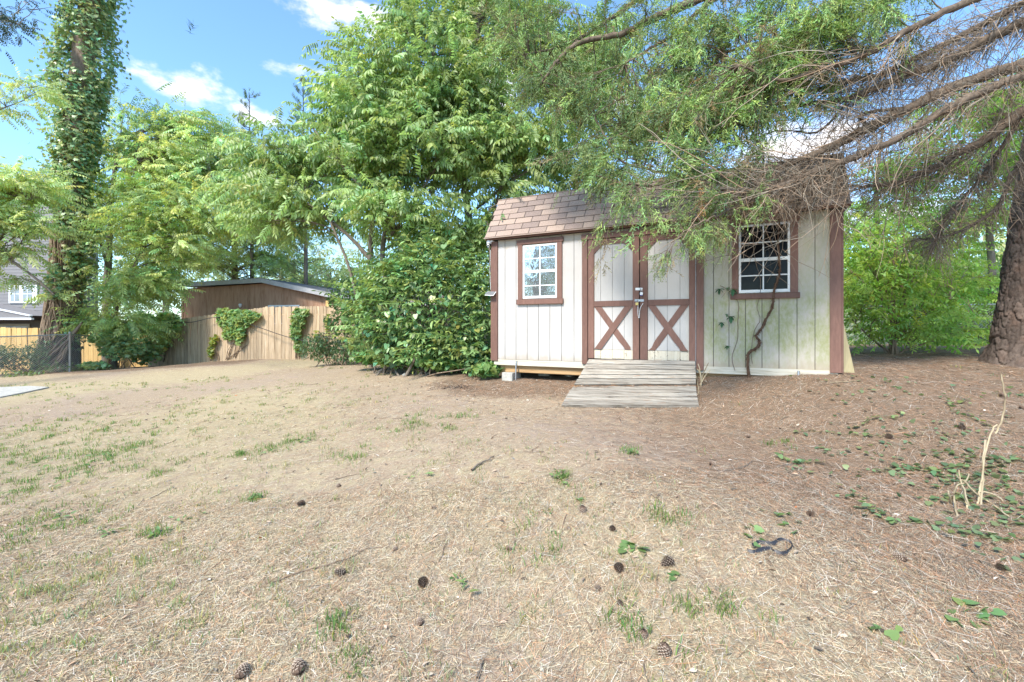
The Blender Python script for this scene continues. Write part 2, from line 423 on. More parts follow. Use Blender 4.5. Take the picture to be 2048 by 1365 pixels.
def mat_siding():
    """textured T1-11 panel in aged white paint; green algae on the shaded right-hand part, low down"""
    m, nt, out = new_mat('white_siding_paint')
    grain = noise_n(nt, 5, 8, (9, 9, .9), rough=.7, dist=1.2)
    big = noise_n(nt, 1.1, 4); med = noise_n(nt, 3.4, 6, (1.4, 1, .7), rough=.65)
    t = nt.nodes.new('ShaderNodeTexCoord'); s = nt.nodes.new('ShaderNodeSeparateXYZ'); nt.links.new(t.outputs['Object'], s.inputs[0])
    c = ramp(nt, big, [(.3, (.41, .385, .36)), (.7, (.51, .485, .46))])
    # darker brown tone up under the eave
    up = ramp(nt, math_n(nt, 'ADD', math_n(nt, 'MULTIPLY', s.outputs[2], .5), math_n(nt, 'MULTIPLY', med, .12)), [(.99, 0.0), (1.04, 1.0)])
    c = mixrgb(nt, math_n(nt, 'MULTIPLY', up, .55), c, (.42, .34, .24))
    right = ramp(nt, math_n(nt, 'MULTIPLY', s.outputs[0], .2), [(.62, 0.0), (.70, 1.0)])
    c = mixrgb(nt, math_n(nt, 'MULTIPLY', right, .6), c, (.50, .43, .34))  # beige over the right part: its shaded tone put into the paint colour
    low = ramp(nt, s.outputs[2], [(.02, .45), (.25, 1.0), (.85, 1.0), (1.0, .45)])
    alg = ramp(nt, med, [(.34, 0.0), (.54, 1.0)])
    fine = ramp(nt, noise_n(nt, 26, 5, (1, 1, .5), rough=.7), [(.35, .35), (.6, 1.0)])
    a = math_n(nt, 'MULTIPLY', math_n(nt, 'MULTIPLY', alg, low), math_n(nt, 'MULTIPLY', right, fine))
    c = mixrgb(nt, math_n(nt, 'MULTIPLY', a, .8), c, (.27, .29, .10))
    splash = ramp(nt, math_n(nt, 'ADD', math_n(nt, 'MULTIPLY', s.outputs[2], 3.0), math_n(nt, 'MULTIPLY', noise_n(nt, 11, 5, (1, 1, .5)), .8)), [(.42, 1.0), (.75, 0.0)])
    c = mixrgb(nt, math_n(nt, 'MULTIPLY', splash, .5), c, (.33, .26, .18))
    dirt = ramp(nt, noise_n(nt, 60, 4, (1, 1, .6), rough=.8), [(.66, 0.0), (.74, 1.0)])
    c = mixrgb(nt, math_n(nt, 'MULTIPLY', dirt, .25), c, (.2, .17, .13))
    principled(nt, out, c, .7, bump(nt, grain, .45, .006), spec=.3); return m
M['siding'] = mat_siding()
def mat_kick():
    m, nt, out = new_mat('worn_kick_board')
    n1 = noise_n(nt, 22, 6, (1, 1, .8), rough=.75); g = noise_n(nt, 5, 6, (9, 9, .9))
    c = ramp(nt, g, [(.3, (.52, .45, .34)), (.7, (.62, .56, .45))])
    c = mixrgb(nt, ramp(nt, n1, [(.60, 0.0), (.64, 1.0)]), c, (.09, .06, .04))
    principled(nt, out, c, .8, bump(nt, n1, .4, .006)); return m
M['kick'] = mat_kick()
def mat_shingle():
    m, nt, out = new_mat('brown_asphalt_shingle')
    n1 = noise_n(nt, 170, 3, rough=.8); n2 = noise_n(nt, 5, 3)
    oi = nt.nodes.new('ShaderNodeObjectInfo')
    c = ramp(nt, n1, [(.3, (.16, .115, .095)), (.5, (.31, .235, .20)), (.75, (.47, .38, .325))])
    c = mixrgb(nt, 1.0, c, ramp(nt, oi.outputs['Random'], [(0, (.72, .72, .74)), (.5, (1, .98, .96)), (1, (1.12, 1.1, 1.05))]), 'MULTIPLY')
    c = mixrgb(nt, math_n(nt, 'MULTIPLY', ramp(nt, n2, [(.5, 0.0), (.75, 1.0)]), .3), c, (.28, .23, .16))
    principled(nt, out, c, .95, bump(nt, n1, .5, .004), spec=.15); return m
M['shingle'] = mat_shingle()
def mat_glass_mirror():
    m, nt, out = new_mat('window_glass_reflective')
    n = noise_n(nt, 5.5, 3, rough=.5)
    principled(nt, out, (.80, .84, .88), .03, bump(nt, n, .10, .02), spec=1.0, metal=.9); return m
M['glass_mirror'] = mat_glass_mirror()
def mat_glass_dark():
    m, nt, out = new_mat('window_glass_dark')
    n = noise_n(nt, 9, 4)
    principled(nt, out, (.006, .006, .007), ramp(nt, n, [(.3, .04), (.8, .16)]), bump(nt, noise_n(nt, 3, 2), .05, .02), spec=.12); return m  # opaque black base stands in for the unlit interior behind the pane
M['glass_dark'] = mat_glass_dark()
M['solar'] = mat_plain('solar_cells', (.20, .20, .21), .25, .2, .1, 40)
M['brown_wall'] = mat_wood('brown_stained_plywood', (.27, .14, .085), (.40, .235, .155), (.47, .30, .21), (5, 5, .7), 2.2, .85, .06)

def mat_ground():
    m, nt, out = new_mat('dry_lawn')
    a = N(nt, 'ShaderNodeAttribute', attribute_name='Col')   # zone weights: r = pine needles, g = bare earth, b = living turf
    s = nt.nodes.new('ShaderNodeSeparateColor'); nt.links.new(a.outputs[0], s.inputs[0])
    fine = noise_n(nt, 55, 6, rough=.8); mid = noise_n(nt, 7, 6, rough=.65); big = noise_n(nt, 1.3, 5); fib = noise_n(nt, 30, 5, (1, 3.5, 1), rough=.75, dist=1.5)
    straw = ramp(nt, fib, [(.28, (.12, .08, .055)), (.46, (.30, .225, .155)), (.66, (.50, .40, .29)), (.8, (.60, .50, .38))])  # dark ends of straw and needles: tiny shadows put into the colour
    soil = ramp(nt, fine, [(.3, (.23, .17, .13)), (.65, (.40, .315, .25))])
    need = ramp(nt, fib, [(.28, (.06, .038, .026)), (.5, (.20, .135, .09)), (.72, (.38, .28, .20))])
    turf = ramp(nt, fine, [(.3, (.26, .21, .11)), (.6, (.47, .39, .25)), (.8, (.60, .50, .36))])
    fb = math_n(nt, 'ADD', s.outputs[1], math_n(nt, 'MULTIPLY', math_n(nt, 'SUBTRACT', mid, .5), 2.2))
    c = mixrgb(nt, ramp(nt, fb, [(.4, 0.0), (.62, .8)]), straw, soil)
    fr = math_n(nt, 'ADD', s.outputs[0], math_n(nt, 'MULTIPLY', math_n(nt, 'SUBTRACT', mid, .5), 1.2))
    c = mixrgb(nt, ramp(nt, fr, [(.3, 0.0), (.7, .92)]), c, need)
    fg = math_n(nt, 'ADD', s.outputs[2], math_n(nt, 'MULTIPLY', math_n(nt, 'SUBTRACT', mid, .5), 1.6))
    c = mixrgb(nt, ramp(nt, fg, [(.42, 0.0), (.7, .75)]), c, turf)
    hb = bump(nt, fib, .7, .012); hb = bump(nt, mid, .5, .03, hb)
    principled(nt, out, c, .95, hb, spec=.15); return m
M['ground'] = mat_ground()

# ------------------------------------------------------------------ terrain
ctrl = []
def cz(x, y, z): ctrl.append((x, y, z))
for (px, py, d) in ((1005, 760, 8.0), (1150, 766, 7.4), (1420, 757, 6.5), (1660, 751, 5.85), (1800, 733, 6.6), (2040, 730, 6.7), (2040, 900, 3.75),
                    (1124, 815, 6.2), (1398, 822, 5.6), (1400, 1000, 3.2), (1024, 1000, 3.4), (1024, 850, 5.1), (600, 900, 4.9), (600, 745, 11), (850, 737, 10),
                    (560, 719, 16.0), (690, 724, 15.0), (430, 724, 17.0), (335, 733, 18.3), (300, 733, 18.8), (140, 744, 15.4), (0, 756, 14.1), (50, 785, 10.8), (0, 900, 5.75), (300, 800, 9.2), (1700, 900, 4.2), (2040, 1100, 2.7), (450, 760, 11.5)):
    p = P(px, py, d); cz(p.x, p.y, p.z)
for x in (-6, -3, 0): cz(x, 0, 0)
cz(-2.2, 2, 0); cz(0, 2, 0); cz(2.2, 2, .1); cz(3.5, 0, .08); cz(6, 2.5, .35)
for (x, y, z) in ((-30, 16, -.35), (-30, 0, -.1), (-20, 20, -.4), (-10, 26, .0), (0, 14, .75), (0, 26, .7), (5, 9, 1.0), (10, 8, 1.05), (12, 16, .95), (20, 10, .9), (20, 0, .5), (30, 30, .6), (0, -14, 0), (-14, -12, 0), (14, -12, .3), (-25, 32, -.3), (0, 40, .4)): cz(x, y, z)
ctrl = np.array(ctrl)
def tps_fit(c, lam=.15):
    n = len(c); d = np.linalg.norm(c[:, None, :2] - c[None, :, :2], axis=2)
    K = np.where(d > 0, d * d * np.log(d + 1e-9), 0) + lam * np.eye(n)
    Pm = np.c_[np.ones(n), c[:, :2]]; A = np.zeros((n + 3, n + 3)); A[:n, :n] = K; A[:n, n:] = Pm; A[n:, :n] = Pm.T
    return np.linalg.solve(A, np.r_[c[:, 2], 0, 0, 0])
TW = tps_fit(ctrl)
def terrain(x, y):
    x = np.atleast_1d(np.asarray(x, float)); y = np.atleast_1d(np.asarray(y, float)); sh = x.shape; x = x.ravel(); y = y.ravel()
    z = np.zeros(len(x))
    for i in range(0, len(x), 20000):
        xs = np.clip(x[i:i + 20000], -32, 32); ys = np.clip(y[i:i + 20000], -14, 42)
        d = np.sqrt((xs[:, None] - ctrl[None, :, 0]) ** 2 + (ys[:, None] - ctrl[None, :, 1]) ** 2)
        z[i:i + 20000] = (np.where(d > 0, d * d * np.log(d + 1e-9), 0)) @ TW[:-3] + TW[-3] + TW[-2] * xs + TW[-1] * ys
    x_, y_ = x, y
    z += .012 * np.sin(x_ * 3.1 + 1.3 * np.sin(y_ * 2.3)) * np.cos(y_ * 2.7 + x_) + .006 * np.sin(x_ * 9.1 + y_ * 4) * np.sin(y_ * 8.3 - x_ * 3)
    return z.reshape(sh)
def tz(x, y): return float(terrain([x], [y])[0])
def gp(px, py, lift=0.0):
    """point on the ground seen at this place of the photograph"""
    t = np.concatenate([np.linspace(1.2, 8, 500), np.linspace(8, 40, 800)])
    x = (px - CX) / F * t; y = t; z = CAM_H + (CY - py) / F * t
    g = terrain(x, y); k = np.argmax(z <= g)
    if k == 0: k = len(t) - 1
    return Vector((x[k], y[k], g[k] + lift))
def sstep(a, b, x): t = np.clip((x - a) / (b - a), 0, 1); return t * t * (3 - 2 * t)
def vnoise(x, y, s, seed=0):
    a = np.sin(x * s + seed * 1.7 + 1.9 * np.sin(y * s * .7 + seed)) + np.sin(y * s * 1.3 + seed * 2.1 + 1.4 * np.sin(x * s * .9 - seed)) + .6 * np.sin((x + y) * s * 2.3 + seed * 3 + np.sin(x * s * 1.7))
    return a / 2.6
U = np.array([.8948, -.4465]); IN = np.array([.4465, .8948]); LC = np.array([-.3257, 8.0474])
def zones(x, y):
    """pine-needle, bare-earth and turf weights of a ground point"""
    n1 = vnoise(x, y, .9, 1); n2 = vnoise(x, y, 1.7, 2); n3 = vnoise(x, y, .6, 5)
    right = sstep(-.5, 2.1, x + .35 * (y - 4) * .4 + .6 * n1 - .35)
    nearshed = sstep(-1.6, -.4, (x - LC[0]) * IN[0] + (y - LC[1]) * IN[1] + .3 * n2) * sstep(-2.4, -.6, x + .5 * n1)
    need = np.clip(np.maximum(right * (.55 + .3 * sstep(1, 4, x)), nearshed * .95), 0, 1)
    need = np.maximum(need, sstep(13.8, 15.2, y + .5 * n1 + .12 * x * 0) * sstep(-7.5, -9.5, x) * .8)
    bare = np.clip(.34 + .30 * n2 + .18 * sstep(-2, 2, -abs(x - 1.2) + 1.0), 0, 1)
    turf = np.clip(.25 + .45 * n3 + .25 * sstep(0, -5, x), 0, 1) * (1 - need * .8)
    return need, bare, turf

def grid_lines(lo, hi, step, far):
    core = list(np.arange(lo, hi + 1e-6, step)); a = lo; s = step; L = []
    while a > -far: s *= 1.35; a -= s; L.append(a)
    b = hi; s = step; R_ = []
    while b < far: s *= 1.35; b += s; R_.append(b)
    return np.array(L[::-1] + core + R_)
gx = grid_lines(-16, 9, .14, 900); gy = grid_lines(-1, 19, .14, 900)
GX, GY = np.meshgrid(gx, gy); GZ = terrain(GX, GY)
V = np.stack([GX, GY, GZ], -1).reshape(-1, 3)
ny, nx = GX.shape
ii = (np.arange(ny - 1)[:, None] * nx + np.arange(nx - 1)[None, :])
Fq = np.stack([ii, ii + 1, ii + nx + 1, ii + nx], -1).reshape(-1, 4)
za, zb, zc = zones(GX.ravel(), GY.ravel())
g = Geo(); g.add(V, Fq, np.stack([za, zb, zc], -1)); me = g.mesh('ground', True)
ground = tag(link('ground', me, M['ground']), 'sloping yard of dry straw coloured grass, bare earth and pine needles', kind='structure')

# concrete slab edge at far left
def poly_prism(pts, thick, name, mat, parent=None):
    bm = bmesh.new(); top = [bm.verts.new(p) for p in pts]; bot = [bm.verts.new((p[0], p[1], p[2] - thick)) for p in pts]
    bm.faces.new(top); bm.faces.new(bot[::-1]); n = len(pts)
    for i in range(n): bm.faces.new((top[i], bot[i], bot[(i + 1) % n], top[(i + 1) % n]))
    bmesh.ops.recalc_face_normals(bm, faces=bm.faces)
    me = bpy.data.meshes.new(name); bm.to_mesh(me); bm.free(); return link(name, me, mat, parent)
sl = [gp(x, y, .03) for x, y in ((-420, 812), (0, 797), (55, 786), (98, 777), (60, 775), (0, 777), (-420, 784))]
tag(poly_prism(sl, .15, 'concrete_slab', M['concrete']), 'pale concrete slab edge lying flush in the lawn', kind='structure')

# ------------------------------------------------------------------ ground litter (stuff)
def ground_pts(n, dmin, dmax, pxlo=-60, pxhi=2110, power=1.0):
    d = rng.uniform(dmin ** power, dmax ** power, n) ** (1 / power)
    x = (rng.uniform(pxlo, pxhi, n) - CX) / F * d
    return x, d
SLAB = np.array([(p.x, p.y) for p in sl])
def inside_poly(x, y, poly):
    c = np.zeros(len(x), bool); j = len(poly) - 1
    for i in range(len(poly)):
        xi, yi = poly[i]; xj, yj = poly[j]
        c ^= ((yi > y) != (yj > y)) & (x < (xj - xi) * (y - yi) / (yj - yi + 1e-12) + xi); j = i
    return c
def in_shed(x, y, m=.25):
    s = (x - LC[0]) * U[0] + (y - LC[1]) * U[1]; v = (x - LC[0]) * IN[0] + (y - LC[1]) * IN[1]
    return (s > -.1) & (s < 5.0) & (v > m) & (v < 2.5)
g = Geo()
def strips(n, dmin, dmax, power, which):
    x, y = ground_pts(n, dmin, dmax, power=power)
    nd, br, tf = zones(x, y)
    keep = rng.random(n) < (np.clip(nd * 1.15 + .02, 0.12, 1) if which == 'needle' else np.clip(1.15 - nd * .7 - br * 1.1, .06, 1))
    keep &= ~inside_poly(x, y, SLAB) & ~in_shed(x, y)
    x, y = x[keep], y[keep]; n = len(x); z = terrain(x, y)
    far = np.clip(y / 5, 1, 3.0)
    if which == 'needle': Ln = rng.uniform(.06, .16, n); w = rng.uniform(.0005, .0009, n) * far; base = colors(n, (.34, .235, .16), .6, .12)
    else: Ln = rng.uniform(.015, .07, n); w = rng.uniform(.00045, .0010, n) * far; base = colors(n, (.55, .45, .30), .5, .06)
    pale = rng.random(n) < .10; base[pale] = colors(pale.sum(), (.72, .64, .54), .2, .03)
    dk = rng.random(n) < .20; base[dk] *= .35; rd = rng.random(n) < .12; base[rd] = colors(rd.sum(), (.42, .25, .14), .3, .05)
    a = rng.uniform(0, 2 * PI, n) if which == 'needle' else rng.uniform(0, 2 * PI, n)
    dx, dy = np.cos(a), np.sin(a); bend = rng.normal(0, .05, n)
    rise = np.abs(rng.normal(0, .06, n)) * Ln; h0 = rng.uniform(.001, .014, n)
    P0 = np.stack([x, y, z + h0], -1); P2 = np.stack([x + dx * Ln, y + dy * Ln, terrain(x + dx * Ln, y + dy * Ln) + h0 * .4 + rise], -1)
    Wd = np.stack([-dy * w, dx * w, rng.uniform(-.5, .5, n) * w], -1)
    Vs = np.stack([P0 - Wd, P0 + Wd, P2 + Wd * .6, P2 - Wd * .6], 1).reshape(-1, 3)
    g.add(Vs, (np.arange(n) * 4)[:, None] + np.array([[0, 1, 2, 3]]), np.repeat(base, 4, 0))
strips(190000, 1.75, 3.7, 1.5, 'straw'); strips(110000, 3.4, 7, 1.4, 'straw'); strips(60000, 6.5, 17, 1.2, 'straw')
tag(link('dry_grass_straw', g.mesh('dry_grass_straw'), M['litter']), 'short dry straw lying all over the lawn', 'straw', kind='stuff')
g = Geo(); strips(150000, 1.75, 3.8, 1.5, 'needle'); strips(150000, 3.5, 8.3, 1.4, 'needle')
tag(link('pine_needle_litter', g.mesh('pine_needle_litter'), M['litter']), 'reddish brown fallen pine needles carpeting the right of the yard', 'pine needles', kind='stuff')

# living grass blades in tufts
g = Geo()
def blades(cx_, cy_, n, r, h, base):
    k = len(cx_); idx = np.repeat(np.arange(k), n); m = len(idx)
    x = cx_[idx] + rng.normal(0, 1, m) * r[idx]; y = cy_[idx] + rng.normal(0, 1, m) * r[idx]
    ok = ~inside_poly(x, y, SLAB) & ~in_shed(x, y); x, y, idx = x[ok], y[ok], idx[ok]; m = len(x); z = terrain(x, y)
    a = rng.uniform(0, 2 * PI, m); hh = h[idx] * rng.uniform(.4, 1.1, m); ln = hh * rng.uniform(.2, 1.0, m)
    w = rng.uniform(.0012, .0026, m) * np.clip(y / 5, 1, 2.5)
    dx, dy = np.cos(a), np.sin(a)
    P0 = np.stack([x, y, z - .003], -1); P1 = P0 + np.stack([dx * ln * .35, dy * ln * .35, hh * .65], -1); P2 = P0 + np.stack([dx * ln, dy * ln, hh], -1)
    Wd = np.stack([-dy * w, dx * w, 0 * w], -1)
    Vs = np.stack([P0 - Wd, P0 + Wd, P1 + Wd, P1 - Wd, P2 + Wd * .2, P2 - Wd * .2], 1).reshape(-1, 3); q = (np.arange(m) * 6)[:, None]
    Fc = np.concatenate([q + np.array([[0, 1, 2, 3]]), q + np.array([[3, 2, 4, 5]])], 0)
    g.add(Vs, Fc, np.repeat(colors(m, base, .35, .12), 6, 0))
x, y = ground_pts(2400, 1.8, 12, power=1.3); nd, br, tf = zones(x, y)
ok = rng.random(len(x)) < np.clip(tf * 1.3 - nd * .6, .04, 1); x, y = x[ok], y[ok]
blades(x, y, 16, rng.uniform(.02, .07, len(x)), rng.uniform(.018, .055, len(x)), (.30, .33, .15))
# greener patches at the left of the lawn
for (px, py, k, r) in ((60, 920, 26, .30), (180, 925, 44, .28), (230, 905, 26, .25), (300, 940, 14, .2), (40, 985, 14, .15), (120, 880, 22, .45), (240, 865, 18, .5), (60, 860, 26, .5), (600, 880, 12, .1), (870, 850, 30, .25), (480, 912, 8, .06), (700, 910, 10, .12), (300, 1080, 6, .05), (60, 1050, 16, .15), (150, 1050, 12, .15), (1265, 905, 6, .05), (1130, 962, 8, .06), (1330, 1040, 10, .06), (510, 1000, 8, .04), (670, 1260, 10, .05), (1090, 1080, 12, .12), (720, 1320, 8, .06), (1270, 1250, 8, .06), (1410, 1210, 10, .08), (540, 900, 10, .08), (380, 1270, 6, .04), (1560, 890, 6, .08), (200, 1240, 14, .2), (90, 1180, 30, .35), (20, 1230, 22, .25), (160, 1160, 26, .3)):
    c = gp(px, py); kx = c.x + rng.normal(0, r, k); ky = c.y + rng.normal(0, r, k)
    blades(kx, ky, 18, np.full(k, .03), rng.uniform(.03, .07, k), (.17, .27, .075) if py < 1100 or px > 400 else (.33, .36, .17))
tag(link('grass_tufts', g.mesh('grass_tufts'), M['leaf_far']), 'thin green grass tufts scattered through the dry lawn', 'grass', kind='stuff')

# low broad-leaved weeds and trailing ground ivy
g = Geo(); T_h = one_leaf('heart'); T_o = one_leaf('oval')
def ground_leaves(spots, tpl, size, base, hgt=.05):
    for (px, py, n, r) in spots:
        c = gp(px, py); x = c.x + rng.normal(0, r, n); y = c.y + rng.normal(0, r, n); ok = ~in_shed(x, y, .6); x, y = x[ok], y[ok]; n = len(x)
        z = terrain(x, y) + rng.uniform(.008, hgt, n)
        a = rng.uniform(0, 2 * PI, n); dirs = np.stack([np.cos(a), np.sin(a), rng.uniform(-.15, .45, n)], -1)
        scatter(g, tpl, np.stack([x, y, z], -1), rot_from(dirs, rng.normal(0, .45, n)), rng.uniform(.6, 1.15, n) * size, colors(n, base, .3, .06), .1)
ground_leaves([(1900, 1000, 34, .28), (1975, 970, 36, .25), (2020, 1010, 34, .2), (1850, 960, 22, .25), (1930, 920, 28, .3), (2030, 930, 24, .25), (1760, 940, 12, .2), (1800, 890, 30, .3), (1880, 880, 30, .2), (1990, 860, 30, .3),
               (1700, 1000, 14, .12), (1735, 1025, 8, .05), (1960, 1060, 30, .15), (2020, 1120, 14, .12), (1640, 905, 14, .12), (1600, 945, 6, .05), (1690, 790, 20, .25), (1820, 790, 20, .3), (1950, 800, 20, .3), (1700, 850, 14, .25), (1760, 770, 14, .2), (2040, 790, 14, .2)], T_h, .046, (.19, .27, .14), .04)
ground_leaves([(1250, 1100, 6, .03), (1290, 1105, 5, .03), (1345, 1160, 3, .02), (1512, 1085, 5, .03), (1585, 1050, 9, .06), (1930, 1235, 7, .05), (1745, 1255, 5, .04), (1500, 1058, 4, .03), (1155, 1005, 2, .02), (1950, 1245, 6, .04)], T_h, .055, (.20, .32, .12), .025)
ground_leaves([(510, 997, 8, .02), (478, 908, 10, .03), (540, 905, 10, .03), (600, 888, 10, .04), (315, 1075, 8, .02), (230, 1070, 7, .03), (1120, 960, 16, .06), (100, 1040, 12, .06), (30, 990, 10, .05), (1265, 908, 12, .03), (200, 915, 20, .15), (70, 930, 16, .15), (150, 960, 10, .1), (370, 1045, 8, .05), (930, 1180, 6, .05), (850, 955, 6, .04)], T_o, .06, (.20, .30, .12), .04)
for (px, py) in ((1900, 1000), (1960, 960), (2010, 1010), (1860, 950), (1930, 900), (1990, 1050), (1720, 1010), (1700, 860), (1800, 880), (1990, 860), (1840, 1000), (1650, 930), (1900, 1080), (1780, 940), (2030, 930)):
    c = gp(px, py); a = rng.uniform(0, 2 * PI); m = 16; step = rng.uniform(.03, .055); xs = [c.x]; ys = [c.y]
    for _ in range(m): a += rng.normal(0, .35); xs.append(xs[-1] + math.cos(a) * step); ys.append(ys[-1] + math.sin(a) * step)
    xs = np.array(xs); ys = np.array(ys); zs_ = terrain(xs, ys) + .012 + rng.uniform(0, .012, m + 1); tube_geo(g, np.stack([xs, ys, zs_], -1), .0022, 4, (.22, .20, .10))
    aa = rng.uniform(0, 2 * PI, m); dirs = np.stack([np.cos(aa), np.sin(aa), rng.uniform(.0, .5, m)], -1)
    scatter(g, T_h, np.stack([xs[1:], ys[1:], zs_[1:] + .01], -1), rot_from(dirs, rng.normal(0, .4, m)), rng.uniform(.025, .058, m), colors(m, (.19, .28, .12), .35, .08), .1)
tag(link('weeds_and_ground_ivy', g.mesh('weeds_and_ground_ivy'), M['leaf']), 'small broad weeds and trailing ground ivy leaves in the lawn and needles', 'weeds', kind='stuff')

# dead leaves, chips and small debris
g = Geo(); x, y = ground_pts(1900, 1.8, 9, power=1.3); ok = ~in_shed(x, y, .7) & ~inside_poly(x, y, SLAB); x, y = x[ok], y[ok]; n = len(x)
a = rng.uniform(0, 2 * PI, n); dirs = np.stack([np.cos(a), np.sin(a), rng.normal(0, .3, n)], -1)
cols = colors(n, (.36, .27, .20), .5, .06); k = rng.random(n) < .14; cols[k] = colors(k.sum(), (.58, .53, .46), .2, .02); k = rng.random(n) < .25; cols[k] *= .3
k = rng.random(n) < .005; cols[k] = (.5, .17, .06)
q0 = gp(912, 776); mk = np.arange(n) < 170; x[mk] = q0.x + rng.normal(0, .16, 170); y[mk] = q0.y + rng.normal(0, .10, 170); cols[mk] = colors(170, (.10, .07, .055), .5, .05)
scatter(g, T_o, np.stack([x, y, terrain(x, y) + rng.uniform(.004, .018, n)], -1), rot_from(dirs, rng.normal(0, .6, n)), rng.uniform(.015, .05, n) * 1.0, cols, .05)
tag(link('leaf_debris', g.mesh('leaf_debris'), M['litter']), 'small dead leaves and bark chips strewn on the lawn', 'debris', kind='stuff')
#@@PART2

# ------------------------------------------------------------------ garden shed
SA = math.atan2(-.4465, .8948)
Z0 = CAM_H - .54                                    # bottom of the siding
shed = empty('garden_shed', (LC[0], LC[1], Z0), SA, 'white garden shed with brown trim, double doors and a brown shingled gambrel roof', 'shed')
def fp(px, py, off=0.0):
    """a place of the photograph on the shed's front plane -> (s, z) in shed coordinates; off = metres in front of the wall"""
    rx = (px - CX) / F; Lx = LC[0] - IN[0] * off; Ly = LC[1] - IN[1] * off
    t = (Lx * IN[0] + Ly * IN[1]) / (rx * IN[0] + IN[1])
    x, y = rx * t, t
    return ((x - Lx) * U[0] + (y - Ly) * U[1], CAM_H + (CY - py) / F * t - Z0)
def shed_world(s, v, z): return Vector((LC[0] + U[0] * s + IN[0] * v, LC[1] + U[1] * s + IN[1] * v, Z0 + z))

def prism(poly, y0, y1, bevel=.0025, rough=0.0):
    """polygon in the (x, z) plane extruded from y0 (front) to y1 (back)"""
    bm = bmesh.new(); a = [bm.verts.new((p[0], y0, p[1])) for p in poly]; b = [bm.verts.new((p[0], y1, p[1])) for p in poly]; n = len(poly)
    bm.faces.new(a); bm.faces.new(b[::-1])
    for i in range(n): bm.faces.new((a[i], b[i], b[(i + 1) % n], a[(i + 1) % n]))
    bmesh.ops.recalc_face_normals(bm, faces=bm.faces)
    if bevel: bmesh.ops.bevel(bm, geom=list(bm.edges), offset=bevel, segments=1, affect='EDGES', clamp_overlap=True)
    me = bpy.data.meshes.new('piece'); bm.to_mesh(me); bm.free(); return me
def rectp(x0, z0, x1, z1): return [(x0, z0), (x1, z0), (x1, z1), (x0, z1)]
def board(name, x0, z0, x1, z1, y0, y1, mat, parent, bevel=.0025):
    me = prism(rectp(x0, z0, x1, z1), y0, y1, bevel); me.name = name; return link(name, me, mat, parent)
def box_me(x0, y0, z0, x1, y1, z1, bevel=0.0): return prism(rectp(x0, z0, x1, z1), y0, y1, bevel)
def boxm(name, c, s, mat, parent=None, bevel=.003, rot=None):
    me = box_me(-s[0] / 2, -s[1] / 2, -s[2] / 2, s[0] / 2, s[1] / 2, s[2] / 2, bevel); me.name = name
    o = link(name, me, mat, parent); o.location = c
    if rot: o.rotation_euler = rot
    return o

SL, SH, SD = 4.93, 2.03, 2.44
# hidden core: dark backing board behind the boards, floor and other three walls
core = link('wall_core', box_me(.03, .014, .0, SL - .03, SD - .03, 2.00), M['house_dark'], shed)
for (nm, x0, y0, x1, y1) in (('side_wall', 0, .016, .028, SD), ('side_wall', SL - .028, .016, SL, SD), ('back_wall', .03, SD - .028, SL - .03, SD)):
    o = link(nm, box_me(x0, y0, 0, x1, y1, 2.0), M['siding'], shed)
def gx_(px, py=600): return fp(px, py)[0]
left_g = [.055, .203 - .04, .345, .545, .745, .950, 1.155, 1.365, 1.505]
left_g = [gx_(996)] + [gx_(v) for v in (1010, 1032, 1054.3, 1076.7, 1099.7, 1123.3, 1148, 1166)]
for a, b in zip(left_g[:-1], left_g[1:]):
    board('siding_board', a + .0035, 0.0, b - .0035, 2.02, 0, .0125, M['siding'], shed, .0015)
right_g = [gx_(v) for v in (1405, 1427, 1458, 1491, 1524, 1558, 1594, 1630, 1661)]
for a, b in zip(right_g[:-1], right_g[1:]):
    board('siding_board', a + .0035, -.02, b - .0035, 2.02, 0, .0125, M['siding'], shed, .0015)
dL = gx_(1165); dR = gx_(1407)
gq = np.linspace(dL, dR, 9)
for a, b in zip(gq[:-1], gq[1:]):
    board('siding_board', a + .002, 1.99, b - .002, 2.02, 0, .0125, M['siding'], shed, .001)
# corner boards
board('corner_board', -.012, -.03, gx_(996), 2.0, -.022, 0, M['trim'], shed)
board('corner_board', -.034, -.03, -.0125, 2.0, -.02, .09, M['trim'], shed)
board('corner_board', gx_(1659.5), -.03, SL + .012, 2.0, -.022, -.001, M['trim'], shed)
board('corner_board', SL + .0125, -.03, SL + .034, 2.0, -.02, .09, M['trim'], shed)
# eave trim under the roof, rim and skids
board('rim_board', .02, -.10, SL - .02, -.004, -.002, .036, M['rim'], shed)
board('skid', .12, -.22, SL - .1, -.102, .06, .15, M['skid'], shed, .004)
board('skid', .12, -.22, SL - .1, -.102, 1.2, 1.29, M['skid'], shed, .004)
board('skid', .12, -.22, SL - .1, -.102, 2.2, 2.29, M['skid'], shed, .004)
for x in np.arange(.3, 4.8, .4): board('joist', x, -.09, x + .04, -.005, .04, 2.4, M['skid'], shed, 0)

